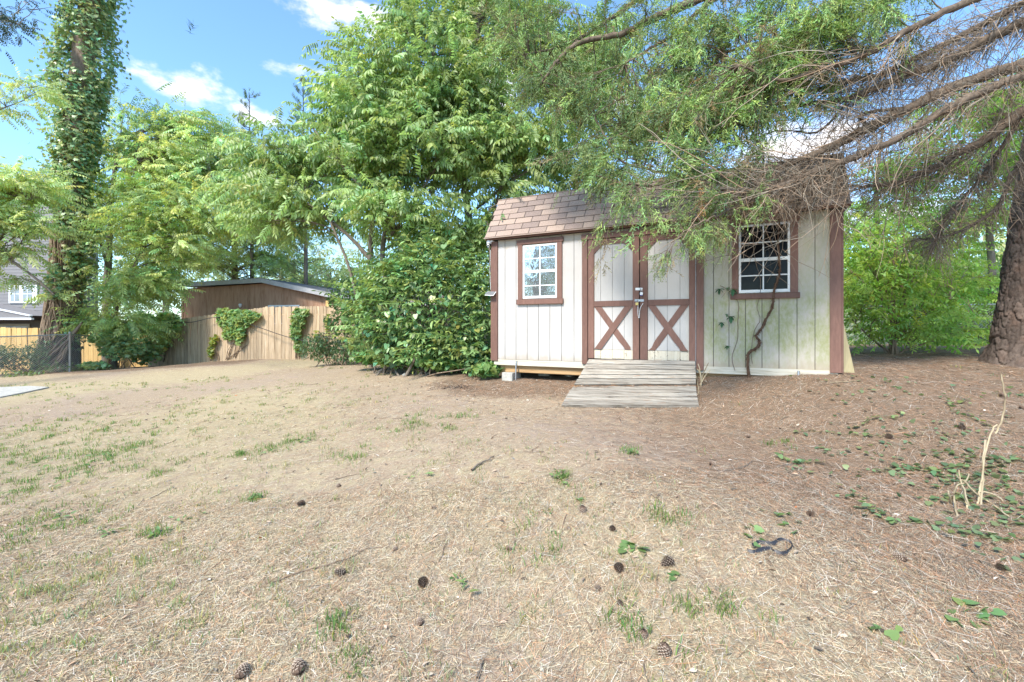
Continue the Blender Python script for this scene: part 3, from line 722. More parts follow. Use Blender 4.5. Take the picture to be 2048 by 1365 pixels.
# windows
def window(x0, z0, x1, z1, zmeet, mu, ml, xm, glass, trim, label):
    """white double-hung sash with muntins; trim = (casing left x, right x, sill z0, z1, head z0, z1)"""
    fr = .028
    bm_parts = [rectp(x0, z0, x0 + fr, z1), rectp(x1 - fr, z0, x1, z1), rectp(x0 + fr, z0, x1 - fr, z0 + fr + .012), rectp(x0 + fr, z1 - fr, x1 - fr, z1), rectp(x0 + fr, zmeet - .022, x1 - fr, zmeet + .022)]
    g = Geo()
    for k, pl in enumerate(bm_parts):
        me = prism(pl, -.020 if k != 4 else -.023, -.0005, .002); vs = np.array([v.co[:] for v in me.vertices])
        for p in me.polygons: g.add(vs[list(p.vertices)], [list(range(len(p.vertices)))])
    w = link('window', g.mesh('window_frame'), M['vinyl'], shed); w['label'] = label
    tl, tr, sz0, sz1, hz0, hz1 = trim
    board('casing', tl, sz1 + .001, x0 - .003, hz0 - .001, -.03, -.0005, M['trim'], w)
    board('casing', x1 + .003, sz1 + .001, tr, hz0 - .001, -.03, -.0005, M['trim'], w)
    board('sill', tl - .02, sz0, tr + .02, sz1, -.045, -.0005, M['trim'], w, .004)
    board('casing', tl - .02, hz0, tr + .02, hz1, -.036, -.0005, M['trim'], w)
    for (a, b, mz, yy) in ((zmeet + .022, z1 - fr, mu, -.010), (z0 + fr + .012, zmeet - .022, ml, -.010)):
        zs = [a, mz - .008, mz + .008, b]
        board('muntin', x0 + fr, mz - .008, x1 - fr, mz + .008, yy - .006, yy + .002, M['vinyl'], w, .001)
        board('muntin', xm - .008, a, xm + .008, mz - .0085, yy - .007, yy + .002, M['vinyl'], w, .001)
        board('muntin', xm - .008, mz + .0085, xm + .008, b, yy - .007, yy + .002, M['vinyl'], w, .001)
        for (pa, pb) in ((a, mz - .0085), (mz + .0085, b)):
            for (xa, xb) in ((x0 + fr, xm - .0085), (xm + .0085, x1 - fr)):
                board('pane', xa, pa, xb, pb, yy, yy + .003, glass, w, 0)
    return w
def zz(px, py): return fp(px, py)[1]
xm = gx_(1080.5)
window(gx_(1046.4), zz(1046, 598), gx_(1114.6), zz(1080, 489.5), zz(1080, 543), zz(1080, 517), zz(1080, 571.5), xm, M['glass_mirror'],
       (gx_(1037), gx_(1125), zz(1080, 609), zz(1080, 598.6), zz(1080, 487.5), zz(1080, 478)), 'mirror-like sash window left of the doors')
window(gx_(1477.5), zz(1530, 585.5), gx_(1580), zz(1530, 448), zz(1530, 519), zz(1530, 485), zz(1530, 551), gx_(1526.5), M['glass_dark'],
       (gx_(1464), gx_(1596), zz(1530, 598), zz(1530, 587), zz(1530, 446), zz(1530, 434)), 'dark sash window right of the doors')

# double doors
DZ0 = zz(1279, 719.5); dtop = zz(1279, 472.5)
board('door_header', gx_(1164), zz(1165, 481.5), gx_(1409), zz(1165, 470.5), -.045, -.001, M['trim'], shed)
board('door_casing', gx_(1165), -.03, gx_(1176), zz(1165, 482), -.032, -.001, M['trim'], shed)
board('door_casing', gx_(1393), -.06, gx_(1407.5), zz(1165, 482), -.032, -.001, M['trim'], shed)
me = prism(rectp(gx_(1391.6), -.04, gx_(1392.4), 1.9), -.036, -.03, 0); link('metal_strip', me, M['metal'], shed)
def door(x0, x1, sl, sr, over):
    """x0..x1 outer, sl / sr stile widths; over = which brace lies on top"""
    z0 = DZ0; z1 = zz(1165, 482) - .004
    kz = z0 + .135; mz0 = zz(1190, 614); mz1 = zz(1190, 603); top = z1 - .085
    pa, pb = x0 + sl, x1 - sr
    back = board('door', x0, z0 + .002, x1, z1, -.004, .0, M['house_dark'], shed, 0)
    # grooved boards inside the frame
    gl = [pa, pa + .10, pa + .10 + (pb - pa - .10) * .37, pa + .10 + (pb - pa - .10) * .74, pb]
    for a, b in zip(gl[:-1], gl[1:]):
        board('siding_board', a + .002, kz + .003, b - .002, top + .01, -.012, -.005, M['siding'], back, .0012)
        board('kick_board', a + .002, z0 + random.uniform(-.004, .006), b - .002, kz, -.0135, -.005, M['kick'], back, .0012)
    st = .032
    board('stile', x0, z0, pa - .001, z1, -st, -.005, M['trim'], back); board('stile', pb + .001, z0, x1, z1, -st, -.005, M['trim'], back)
    board('rail', pa, mz0, pb, mz1, -st + .002, -.0125, M['trim'], back); board('rail', pa, top, pb, z1, -st + .002, -.0125, M['trim'], back)
    c = .105
    for q in ([(pa, top - .001), (pa, top - c - .03), (pa + c + .03, top - .001)], [(pb, top - .001), (pb - c - .03, top - .001), (pb, top - c - .03)]):
        link('corner_gusset', prism([q[0], q[1], q[2]], -st + .006, -.0125, .0015), M['trim'], back)
    # the X: corners of the lower panel
    w = .045
    def brace(ax, bx, y0, y1, rot):
        """from (ax, top) to (bx, bottom), both ends sawn level; the foot rotted"""
        zt, zb = mz0 - .0015, kz + .004; sg = 1 if bx > ax else -1
        hw = w * math.hypot(bx - ax, zt - zb) / (zt - zb)
        for _ in range(2):
            a = ax + sg * hw; e = bx - sg * hw; hw = w * math.hypot(e - a, zt - zb) / (zt - zb)
        a = ax + sg * hw; e = bx - sg * hw; k = 16; lft = []; rgt = []
        for i in range(k + 1):
            t = i / k; x = a + (e - a) * t; z = zt + (zb - zt) * t; q = max(0, t - .80) / .20 if rot else 0
            lft.append((x - hw + (random.uniform(0, .9) * hw * q * .8 if q else 0), z + (0 if t < 1 else random.uniform(0, .01)))); rgt.append((x + hw - (random.uniform(0, .7) * hw * q * .8 if q else 0), z))
        return link('brace', prism(lft + rgt[::-1], y0, y1, 0), M['trim'], back)
    xa, xb = pa + .004, pb - .004
    yA = (-.031, -.0225) if over == 'up' else (-.022, -.0125); yB = (-.022, -.0125) if over == 'up' else (-.031, -.0225)
    brace(xb, xa, *yA, over != 'up'); brace(xa, xb, *yB, True)
    return back
door(gx_(1177.3), gx_(1279), gx_(1189) - gx_(1177.3), gx_(1279) - gx_(1266), 'up')
door(gx_(1281), gx_(1391.2), gx_(1295.8) - gx_(1281), gx_(1391.2) - gx_(1378.5), 'down')

# hasps on the doors; padlocks hang from them and are things of their own
for (px, py, w, mt, nm) in ((1279, 579, .105, 'white_plastic', 'hasp'), (1279.5, 601.5, .135, 'metal', 'hasp')):
    s, z = fp(px, py); h = link(nm, box_me(-w / 2, -.006, -.019, w / 2, 0, .019, .003), M[mt], shed); h.location = (s, -.0335, z); h.rotation_euler = (0, math.radians(3), 0)
    h2 = link('staple', box_me(-.008, -.03, -.012, .008, 0, .012, .003), M['metal'], h); h2.location = (.022 if py < 590 else -.03, -.0065, -.004)
def padlock(px, py, mt, base, label):
    s, z = fp(px, py, .06); p = shed_world(s, -.062, z)
    r = empty('padlock', p, SA, label, 'padlock')
    g = Geo(); bm = prism([(-.019, -.03), (.019, -.03), (.021, -.012), (.021, .006), (.014, .012), (-.014, .012), (-.021, .006), (-.021, -.012)], -.009, .009, .002)
    link('lock_body', bm, M[mt], r)
    if base: link('lock_base', box_me(-.0185, -.0095, -.038, .0185, .0095, -.0305, .001), M[base], r)
    g = Geo(); tube_geo(g, [(.012 * math.cos(a), 0, .026 + .012 * math.sin(a)) if 0 <= a <= PI else (0, 0, 0) for a in np.linspace(0, PI, 8)], .003, 6)
    tube_geo(g, [(.012, 0, .01), (.012, 0, .027)], .003, 6); tube_geo(g, [(-.012, 0, .01), (-.012, 0, .027)], .003, 6)
    link('shackle', g.mesh('shackle', True), M['metal'], r)
padlock(1283, 586.5, 'white_plastic', 'blue_plastic', 'small white padlock with blue base hanging from the upper hasp')
padlock(1274, 607, 'brass', None, 'brass padlock hanging from the lower hasp')
g = Geo()
s1, z1 = fp(1276, 610, .05); s2, z2 = fp(1276, 630, .05); s3, z3 = fp(1278.5, 636, .05); s4, z4 = fp(1280, 618, .05); s5, z5 = fp(1286, 607, .05)
tube_geo(g, smooth_path([(s1, -.05, z1), (s2, -.045, z2), (s3, -.045, z3), (s4, -.045, z4), (s5, -.045, z5)], 6), .0042, 6)
o = link('door_chain', g.mesh('door_chain', True), M['white_plastic']); o.location = shed.location; o.rotation_euler = shed.rotation_euler
tag(o, 'thin pale chain looped below the brass padlock on the doors', 'chain')

# roof: lower gambrel slope faced with tabs
EO, EZ = .11, zz(990, 477) - 0.0                       # eave overhang and height
RUN, RISE = .50, .76; ey = -EO; ez = EZ
sx0, sx1 = -.10, SL + .10
ang = math.atan2(RISE, RUN); slope_len = math.hypot(RUN, RISE)
bm = bmesh.new()
prof = [(ey + .03, ez - .01), (ey + .03 + RUN, ez - .01 + RISE), (SD / 2, ez - .01 + RISE + (SD / 2 - RUN + EO) * .22), (SD + EO - .03 - RUN, ez - .01 + RISE), (SD + EO - .03, ez - .01), (SD + EO - .10, ez - .03), (ey + .10, ez - .03)]
a = [bm.verts.new((sx0 + .01, p[0], p[1])) for p in prof]; b = [bm.verts.new((sx1 - .01, p[0], p[1])) for p in prof]
bm.faces.new(a); bm.faces.new(b[::-1])
for i in range(len(prof)): bm.faces.new((a[i], b[i], b[(i + 1) % len(prof)], a[(i + 1) % len(prof)]))
bmesh.ops.recalc_face_normals(bm, faces=bm.faces); me = bpy.data.meshes.new('roof'); bm.to_mesh(me); bm.free()
roof = link('roof', me, M['roof_dark'], shed)  # dark deck colour stands in for shade in the shingle gaps
rows = 7; exp_ = slope_len / rows; tabw = .305
bm = bmesh.new(); th = .007
vv = [(.005, 0, 0), (tabw - .005, 0, 0), (tabw - .005, exp_ - .007, 0), (.005, exp_ - .007, 0)]
lo = [bm.verts.new((x, y, -.001)) for x, y, z in vv]; hi = [bm.verts.new((x, y, th if y == 0 else .0015)) for x, y, z in vv]
bm.faces.new(hi); bm.faces.new(lo[::-1])
for i in range(4): bm.faces.new((hi[i], lo[i], lo[(i + 1) % 4], hi[(i + 1) % 4]))
bmesh.ops.recalc_face_normals(bm, faces=bm.faces); tab = bpy.data.meshes.new('shingle_tab'); bm.to_mesh(tab); bm.free(); tab.materials.append(M['shingle'])
def clip_tab(w):
    m2 = tab.copy()
    for v in m2.vertices:
        if v.co.x > .1: v.co.x = w - .005
    return m2
first = True
for r in range(rows):
    off = -(.145 * (rows - r)) % tabw; x = sx0 - tabw + off
    while x < sx1:
        x0 = max(x, sx0); x1 = min(x + tabw, sx1)
        if x1 - x0 > .03:
            full = (x1 - x0) > tabw - .001
            o = bpy.data.objects.new('shingle', tab if full else clip_tab(x1 - x0)); COL.objects.link(o); o.parent = roof
            yy = ey + math.cos(ang) * exp_ * r - math.sin(ang) * .0; z = ez + math.sin(ang) * exp_ * r
            o.location = (x0, yy + random.uniform(-.0008, .0008), z + .002 + random.uniform(-.001, .001)); o.rotation_euler = (ang, 0, random.uniform(-.004, .004))
        x += tabw
# drip lip with the shingle flare, then upper slope in shingle sheet
o = link('starter_course', prism([(sx0 - .01, 0), (sx1 + .01, 0), (sx1 + .01, .006), (sx0 - .01, .006)], -.035, .05, .0), M['shingle'], roof); o.location = (0, ey - .0, ez - .008); o.rotation_euler = (math.radians(28), 0, 0)
o = link('drip_trim', box_me(sx0, 0, 0, sx1, .018, .035, .002), M['trim'], roof); o.location = (0, ey + .02, ez - .046)
for sgn in (0, 1):
    y0 = ey + RUN + .0; zt = ez + RISE + .004; L2 = SD / 2 - y0 + .01
    me = bpy.data.meshes.new('upper_sheet')
    if sgn == 0: pts = [(sx0, y0 - .02, zt - .002), (sx1, y0 - .02, zt - .002), (sx1, SD / 2, zt + L2 * .22), (sx0, SD / 2, zt + L2 * .22)]
    else: pts = [(sx0, SD / 2, zt + L2 * .22), (sx1, SD / 2, zt + L2 * .22), (sx1, SD - y0 + .02, zt - .002), (sx0, SD - y0 + .02, zt - .002)]
    me.from_pydata(pts + [(p[0], p[1], p[2] - .012) for p in pts], [], [(0, 1, 2, 3), (7, 6, 5, 4), (0, 4, 5, 1), (1, 5, 6, 2), (2, 6, 7, 3), (3, 7, 4, 0)])
    link('upper_slope', me, M['shingle'], roof)

# concrete blocks, ground anchors
for (s, v, h, lab) in ((fp(1017.5, 740)[0], .10, .22, 'grey concrete block propping the front left corner of the shed'), (.75, .62, .20, 'second concrete block farther back beneath the left half of the shed'), (4.7, .2, .1, 'low concrete block under the right end of the shed')):
    p = shed_world(s, v, -.222); gz = tz(p.x, p.y) - .03
    me = box_me(-.10, -.16, 0, .10, .16, p.z - gz, .006); o = link('concrete_block', me, M['concrete']); o.location = (p.x, p.y, gz); o.rotation_euler = (0, 0, SA + random.uniform(-.06, .06)); tag(o, lab, 'concrete block')
for (px, lab, z0) in ((1033.5, 'flat galvanised anchor strap hanging at the left of the shed base', -.34), (1597, 'short galvanised anchor strap hanging at the right of the shed base', -.16)):
    s = gx_(px); g = Geo(); tube_geo(g, [(s, -.012, -.02), (s - .004, -.02, -.10), (s - .01, -.022, z0)], [.014, .014, .014], 4)
    o = link('anchor_strap', g.mesh('anchor_strap'), M['metal']); o.location = shed.location; o.rotation_euler = shed.rotation_euler; tag(o, lab, 'anchor strap')
# plywood sheet leaning at the right end
p0 = shed_world(SL + .05, .12, 0); gz = tz(p0.x, p0.y)
bm = bmesh.new()
tri = [(SL + .045, .10, gz - Z0 - .02), (SL + .18, .16, gz - Z0 - .02), (SL + .13, .16, gz - Z0 + .25), (SL + .045, .10, gz - Z0 + .66)]
a = [bm.verts.new(p) for p in tri]; b = [bm.verts.new((p[0], p[1] + .018, p[2])) for p in tri]
bm.faces.new(a); bm.faces.new(b[::-1])
for i in range(4): bm.faces.new((a[i], b[i], b[(i + 1) % 4], a[(i + 1) % 4]))
bmesh.ops.recalc_face_normals(bm, faces=bm.faces); me = bpy.data.meshes.new('plywood_sheet'); bm.to_mesh(me); bm.free()
o = link('plywood_sheet', me, M['plywood']); o.location = shed.location; o.rotation_euler = shed.rotation_euler; tag(o, 'offcut of yellowish plywood leaning on the right end of the shed', 'plywood sheet')

# security camera and solar panel at the left corner
s, z = fp(981, 487); c = shed_world(s - .0, -.05, z)
r = empty('security_camera', c, SA, 'white dome security camera under the left end of the eave', 'camera')
def lathe(prof, n=20):
    V = []; Fc = []
    for (rad, h) in prof:
        for k in range(n): a = 2 * PI * k / n; V.append((rad * math.cos(a), rad * math.sin(a), h))
    for i in range(len(prof) - 1):
        for k in range(n): Fc.append((i * n + k, i * n + (k + 1) % n, (i + 1) * n + (k + 1) % n, (i + 1) * n + k))
    g = Geo(); g.add(V, Fc); return g.mesh('lathe', True)
link('housing', lathe([(.001, .045), (.03, .045), (.042, .038), (.044, -.005), (.040, -.02), (.001, -.02)]), M['white_plastic'], r)
o = link('lens_dome', lathe([(.001, -.062), (.018, -.058), (.030, -.045), (.034, -.028), (.032, -.018)]), M['black_rubber'], r)
o = link('lens_ring', lathe([(.012, .0), (.024, .004), (.027, .012), (.02, .018)], 16), M['white_plastic'], r); o.location = (0, -.022, -.046); o.rotation_euler = (math.radians(-60) + PI, 0, 0)
o = link('bracket', box_me(.0, -.02, .01, .075, .06, .035, .003), M['white_plastic'], r)
s, z = fp(987, 588); c = shed_world(s - .02, -.07, z)
r = empty('solar_panel', c, SA, 'small tilted solar panel fixed to the left corner of the shed', 'solar panel')
o = link('panel_frame', box_me(-.085, -.005, -.06, .085, .005, .06, .004), M['white_plastic'], r); o.rotation_euler = (math.radians(-52), math.radians(4), 0)
o2 = link('cells', box_me(-.077, -.0075, -.053, .077, -.0052, .053, 0), M['solar'], r); o2.rotation_euler = o.rotation_euler
link('bracket', box_me(-.01, .0, -.05, .01, .07, -.03, .002), M['metal'], r)
g = Geo(); s0, zc0 = fp(984.5, 500, .02); s1_, zc1 = fp(985, 580, .02)
tube_geo(g, smooth_path([(s0 - .03, -.03, zc0), (s0 - .04, -.03, (zc0 + zc1) / 2), (s1_ - .03, -.03, zc1)], 5), .003, 5)
o = link('camera_cable', g.mesh('camera_cable'), M['white_plastic']); o.location = shed.location; o.rotation_euler = shed.rotation_euler; tag(o, 'thin white cable running from the camera down to the solar panel', 'cable')

# ------------------------------------------------------------------ ramp of weathered planks
TL, TR, ML, MR, BL, BR = P(1178, 718.5, 7.16), P(1390, 722, 6.52), P(1148, 770.5, 6.74), P(1392, 769, 6.12), P(1123, 811, 6.18), P(1398, 811, 5.66)
ramp_o = empty('entry_ramp', (ML + MR) / 2, SA, 'weathered grey plank ramp leading up to the shed doors', 'ramp')
def plank(a0, b0, a1, b1, th, rough_end=0.01, sag=0.0):
    """a0,b0 upper-left / right; a1,b1 lower-left / right corners"""
    n = 16; up = (b0 - a0).cross(a1 - a0).normalized(); up = -up if up.z < 0 else up
    top = []; 
    for i in range(n + 1):
        t = i / n; e = Vector((0, 0, -sag * 4 * t * (1 - t)))
        ja = .004 * math.sin(i * 2.1 + a0.x * 30) + random.uniform(-.0025, .0025)
        top.append((a0.lerp(b0, t) + e, a1.lerp(b1, t) + e + (a1 - a0).normalized() * ja))
    V = []
    for p, q in top: V += [p, q, q - up * th, p - up * th]
    Fc = []
    for i in range(n):
        for k in range(4): Fc.append((4 * i + k, 4 * i + (k + 1) % 4, 4 * i + 4 + (k + 1) % 4, 4 * i + 4 + k))
    Fc += [(3, 2, 1, 0), (4 * n, 4 * n + 1, 4 * n + 2, 4 * n + 3)]
    me = bpy.data.meshes.new('plank'); inv = (Matrix.Translation(ramp_o.location) @ Matrix.Rotation(SA, 4, 'Z')).inverted()
    me.from_pydata([tuple(inv @ v) for v in V], [], Fc)
    bm = bmesh.new(); bm.from_mesh(me); bmesh.ops.recalc_face_normals(bm, faces=bm.faces); bm.to_mesh(me); bm.free()
    return link('plank', me, M['ramp'], ramp_o)
def section(A, B, C, D, n, rows_w, rg):
    c = np.cumsum([0] + rows_w); c = c / c[-1]
    for k in range(n):
        t0 = c[k]; t1 = c[k + 1] - rg
        j = Vector((random.uniform(-.012, .012), 0, random.uniform(-.003, .003)))
        a0, b0 = A.lerp(C, t0) + j, B.lerp(D, t0) + j * .7; a1, b1 = A.lerp(C, t1) + j, B.lerp(D, t1) + j * .7
        plank(a0, b0, a1, b1, .038, sag=random.uniform(-.002, .003))
section(TL, TR, ML, MR, 5, [1, 1, 1.1, .8, 1.1], .028)
g_ = Vector((-.02, -.05, -.015))
section(ML + g_, MR + g_ * .9, BL, BR, 5, [1, 1, 1, 1, 1.1], .024)
for t in (.06, .5, .94):
    for (A, B, C, D) in ((TL, TR, ML, MR), (ML + g_, MR + g_, BL, BR)):
        a = A.lerp(B, t) - Vector((0, 0, .045)); b = C.lerp(D, t) - Vector((0, 0, .045)); g = Geo()
        inv = (Matrix.Translation(ramp_o.location) @ Matrix.Rotation(SA, 4, 'Z')).inverted()
        tube_geo(g, [inv @ (a - Vector((0, 0, .05))), inv @ (b - Vector((0, 0, .045)))], .06, 4); link('stringer', g.mesh('stringer'), M['ramp'], ramp_o)
# needles caught in the gap and on the ramp
g = Geo(); n = 900
t = rng.random(n); s_ = rng.random(n); A_ = np.array(ML + g_ * .5); B_ = np.array(MR + g_ * .5); TLa, TRa, BLa, BRa = map(np.array, (TL, TR, BL, BR))
pos = A_[None] + (B_ - A_)[None] * (t ** 1.3)[:, None] + np.stack([rng.normal(0, .01, n), rng.normal(0, .014, n), rng.uniform(-.02, .004, n)], -1)
m_ = rng.random(n) < .42; q = np.where(s_[:, None] < .5, TLa[None] + (np.array(ML) - TLa)[None] * (s_ * 2)[:, None], A_[None] + (BLa - A_)[None] * (s_ * 2 - 1)[:, None]); q2 = np.where(s_[:, None] < .5, TRa[None] + (np.array(MR) - TRa)[None] * (s_ * 2)[:, None], B_[None] + (BRa - B_)[None] * (s_ * 2 - 1)[:, None])
pos[m_] = (q + (q2 - q) * t[:, None])[m_] + np.array([0, 0, .006])
a = rng.uniform(0, 2 * PI, n); dirs = np.stack([np.cos(a), np.sin(a), rng.normal(0, .1, n)], -1)
nt_ = (np.array([(0, -.0014, 0), (.1, -.001, .002), (.1, .001, .002), (0, .0014, 0)]), np.array([(0, 1, 2), (0, 2, 3)]), np.zeros(4, int))
scatter(g, nt_, pos, rot_from(dirs, rng.normal(0, .5, n)), rng.uniform(.3, 1.2, n), colors(n, (.36, .19, .09), .4, .1))
tag(link('needles_on_ramp', g.mesh('needles_on_ramp'), M['litter']), 'orange brown needles caught in the gap of the plank ramp', 'pine needles', kind='stuff')

# ------------------------------------------------------------------ fences
def picket_mesh(w, h, th=.018, dog=.035, name='picket'):
    me = prism([(0, 0), (w, 0), (w, h - dog), (w - dog, h), (dog, h), (0, h - dog)], 0, th, .0); me.name = name; return me
def fence_line(pts, w, gap, mat, root, dog=.03):
    """pts: (x, y, z_bottom, z_top)"""
    out = []
    for (a, b) in zip(pts[:-1], pts[1:]):
        A = Vector(a[:2]); B = Vector(b[:2]); L = (B - A).length; n = max(1, int(L / (w + gap))); ang = math.atan2(B.y - A.y, B.x - A.x)
        variants = [picket_mesh(w * random.uniform(.96, 1.03), 1.83, dog=dog) for _ in range(3)]
        for v in variants: v.materials.append(mat)
        for k in range(n):
            t = k / n; p = A.lerp(B, t); zt = a[3] + (b[3] - a[3]) * t; zb = min(tz(p.x, p.y) - .03, a[2] + (b[2] - a[2]) * t)
            o = bpy.data.objects.new('picket', random.choice(variants)); COL.objects.link(o); o.parent = root
            h = zt - zb + random.uniform(-.012, .012)
            o.location = Vector((p.x, p.y, zb)) - root.location; o.scale = (1, 1, h / 1.83); o.rotation_euler = (random.uniform(-.012, .012), random.uniform(-.008, .008), ang + random.uniform(-.03, .03))
        for hh in (.3, .95, 1.55):
            g = Geo(); off = Vector((-(B - A).y, (B - A).x)).normalized() * .04
            p0 = Vector((A.x + off.x, A.y + off.y, a[3] - 1.83 + hh)); p1 = Vector((B.x + off.x, B.y + off.y, b[3] - 1.83 + hh))
            tube_geo(g, [p0 - root.location, p1 - root.location], .035, 4); link('fence_rail', g.mesh('fence_rail'), mat, root)
def fpt(px, d, top, bot): x = (px - CX) / F * d; return (x, d, CAM_H + bot, CAM_H + top)
r = empty('board_fence', (fpt(335, 18.5, 0, 0)[0], 18.5, 0), 0, 'weathered brown dog-ear board fence between the yard and the brown outbuilding', 'fence')
fence_line([fpt(296, 19.0, .22, -1.56), fpt(335, 18.5, .276, -1.54), fpt(440, 17.2, .51, -1.28), fpt(530, 16.3, .71, -1.12), fpt(690, 15.4, .705, -1.12), fpt(1010, 14.2, .70, -.95)], .133, .006, M['picket'], r)
o = link('post', box_me(-.05, -.03, 0, .05, .05, .3), M['yellow_picket'], r); q = P(655, 611, 15.7); o.location = Vector((q.x, q.y, q.z - .15)) - r.location
r = empty('new_board_fence', (-18, 19, 0), 0, 'new yellow pine board fence behind the chain link at far left', 'fence')
fence_line([fpt(-120, 18.6, .03, -1.85), fpt(0, 18.8, .0, -1.85), fpt(120, 19.2, -.06, -1.85), fpt(300, 19.4, -.30, -1.7)], .172, .008, M['yellow_picket'], r, .02)

# cable drooping along the board fence
g = Geo(); pts = [P(335, 645, 18.35), P(385, 645, 17.7), P(430, 636, 17.1), P(470, 640, 16.75), P(520, 655, 16.25), P(570, 672, 15.85), P(612, 682, 15.7), P(680, 690, 15.3)]
tube_geo(g, smooth_path([p - Vector((0, .09, 0)) for p in pts], 6), .012, 5)
tag(link('fence_cable', g.mesh('fence_cable', True), M['black_rubber']), 'black cable sagging across the front of the brown board fence', 'cable')

# chain link fence
def chain_link(pts, name, label, posts, kids=True):
    r = empty(name, (pts[0][0], pts[0][1], 0), 0, label, 'fence')
    off = -Vector((pts[0][0], pts[0][1], 0)); g = Geo(); g2 = Geo()
    for (a, b) in zip(pts[:-1], pts[1:]):
        A = Vector(a[:2]); B = Vector(b[:2]); L = (B - A).length; cell = .068
        hgt = a[3] - a[2]; n = int(L / cell)
        def at(x, h):
            t = min(max(x / L, 0), 1); p = A.lerp(B, t); z0 = a[2] + (b[2] - a[2]) * t; z1 = a[3] + (b[3] - a[3]) * t
            return Vector((p.x, p.y, z0 + (z1 - z0) * h)) + off
        for k in range(-int(hgt / cell) - 1, n + 1):
            for sgn in (1, -1):
                x0 = k * cell; x1 = x0 + hgt
                if x1 < 0 or x0 > L: continue
                h0 = 0.0; h1 = 1.0
                if x0 < 0: h0 = -x0 / hgt; x0 = 0
                if x1 > L: h1 = 1 - (x1 - L) / hgt; x1 = L
                if sgn < 0: h0, h1 = 1 - h0, 1 - h1
                tube_geo(g, [at(x0, h0), at(x1, h1)], .0034, 3)
        tube_geo(g2, smooth_path([at(0, 1.0), at(L * .5, .995), at(L, 1.0)], 6), .019, 8)
    link('chain_mesh', g.mesh('chain_mesh'), M['metal'], r)['kind'] = 'stuff'
    link('top_rail', g2.mesh('top_rail', True), M['metal'], r)
    for (x, y, z0, z1) in posts:
        pp = Vector((x, y, 0)) + off
        link('post', (lambda gg: (tube_geo(gg, [pp + Vector((0, 0, z0 - .1)), pp + Vector((0, 0, z1)), pp + Vector((0, 0, z1 + .012)), pp + Vector((0, 0, z1 + .03))], [.036, .036, .045, .012], 12), gg)[1])(Geo()).mesh('post', True), M['metal'], r)
    return r
a = fpt(-120, 13.6, -.30, -1.52); b = fpt(0, 14.1, -.285, -1.50); c = fpt(140, 15.5, -.23, -1.45); d = fpt(215, 17.0, -.36, -1.50); e = fpt(300, 18.75, -.58, -1.5)
chain_link([a, b, c, d, e], 'chain_link_fence', 'low grey chain link fence with round post in front of the ivy clad pine', [(c[0], c[1], c[2], c[3] + .05)])
a = (5.2, 12.2, .95, 2.02); b = (13.5, 11.2, 1.0, 2.07)
chain_link([a, b], 'back_chain_link_fence', 'chain link fence glimpsed through the bush right of the shed', [(a[0], a[1], a[2], a[3]), (9.3, 11.7, 1, 2.05)])

# survey flag
q = gp(291, 733); r = empty('survey_flag', q, 0, 'tiny pink survey flag stuck in the ground by the board fence', 'flag')
g = Geo(); tube_geo(g, [(0, 0, 0), (.01, 0, .28)], .004, 4); link('wire', g.mesh('wire'), M['metal'], r)
me = bpy.data.meshes.new('flag'); me.from_pydata([(.01, 0, .28), (.02, 0, .12), (-.06, .02, .0), (-.08, .01, .06), (-.03, .01, .2)], [], [(0, 1, 2, 3, 4)]); link('film', me, M['pink'], r)

# ------------------------------------------------------------------ outbuilding behind the fence
r = empty('outbuilding', (0, 0, 0), 0, 'low brown outbuilding with grey fascia behind the weathered board fence', 'outbuilding')
w0 = P(365, 600, 20.5); w1 = P(760, 600, 18.6)
wd = Vector((w1.x - w0.x, w1.y - w0.y)); wl_ = wd.length; wa = math.atan2(wd.y, wd.x)
r.location = (w0.x, w0.y, 0); r.rotation_euler = (0, 0, wa)
def wfp(px, py):
    n = Vector((-wd.y, wd.x)).normalized(); rx = (px - CX) / F; t = (w0.x * n.x + w0.y * n.y) / (rx * n.x + n.y)
    return ((rx * t - w0.x) * wd.x + (t - w0.y) * wd.y) / wl_, CAM_H + (CY - py) / F * t
A1 = wfp(365, 578); A2 = wfp(532, 567); A3 = wfp(672, 598); A4 = wfp(790, 624)
xs = [A1, A2, A3, A4]
px_ = np.linspace(0, A4[0], 7)
def roof_z(x): return float(np.interp(x, [p[0] for p in xs], [p[1] for p in xs]))
for a, b in zip(px_[:-1], px_[1:]):
    poly = [(a + .003, 0), (b - .003, 0), (b - .003, roof_z(b))] + ([(A2[0], A2[1])] if a < A2[0] < b else []) + [(a + .003, roof_z(a))]
    link('wall_panel', prism(poly, 0, .02, .002), M['brown_wall'], r)
link('wall', prism([(0.02, 0), (A4[0] - .02, 0), (A4[0] - .02, A4[1] - .03), (A2[0], A2[1] - .03), (0.02, A1[1] - .03)], .022, 5.0, 0), M['brown_wall'], r)
link('corner_trim', box_me(-.05, -.015, 0, .05, -.001, A1[1]), M['brown_wall'], r)
B0 = wfp(348, 576); 
def fas(x, z, h=.0): return (x, z + h)
L0 = (B0[0], wfp(348, 577)[1]); 
link('fascia', prism([L0, (A2[0], A2[1]), (A2[0], A2[1] + .185), (L0[0], L0[1] + .17)], -.30, -.27, .0), M['fascia'], r)
link('fascia', prism([(A2[0] + .002, A2[1]), (A4[0] + .1, A4[1]), (A4[0] + .1, A4[1] + .21), (A2[0] + .002, A2[1] + .185)], -.30, -.27, .0), M['fascia'], r)
link('roof', prism([(L0[0] - .02, L0[1] + .12), (A2[0], A2[1] + .16), (A4[0] + .1, A4[1] + .17), (A4[0] + .1, A4[1] + .215), (A2[0], A2[1] + .20), (L0[0] - .02, L0[1] + .185)], -.268, 5.2, 0), M['roof_dark'], r)
wx0, wz = wfp(537, 611); wx1, _ = wfp(600, 614)
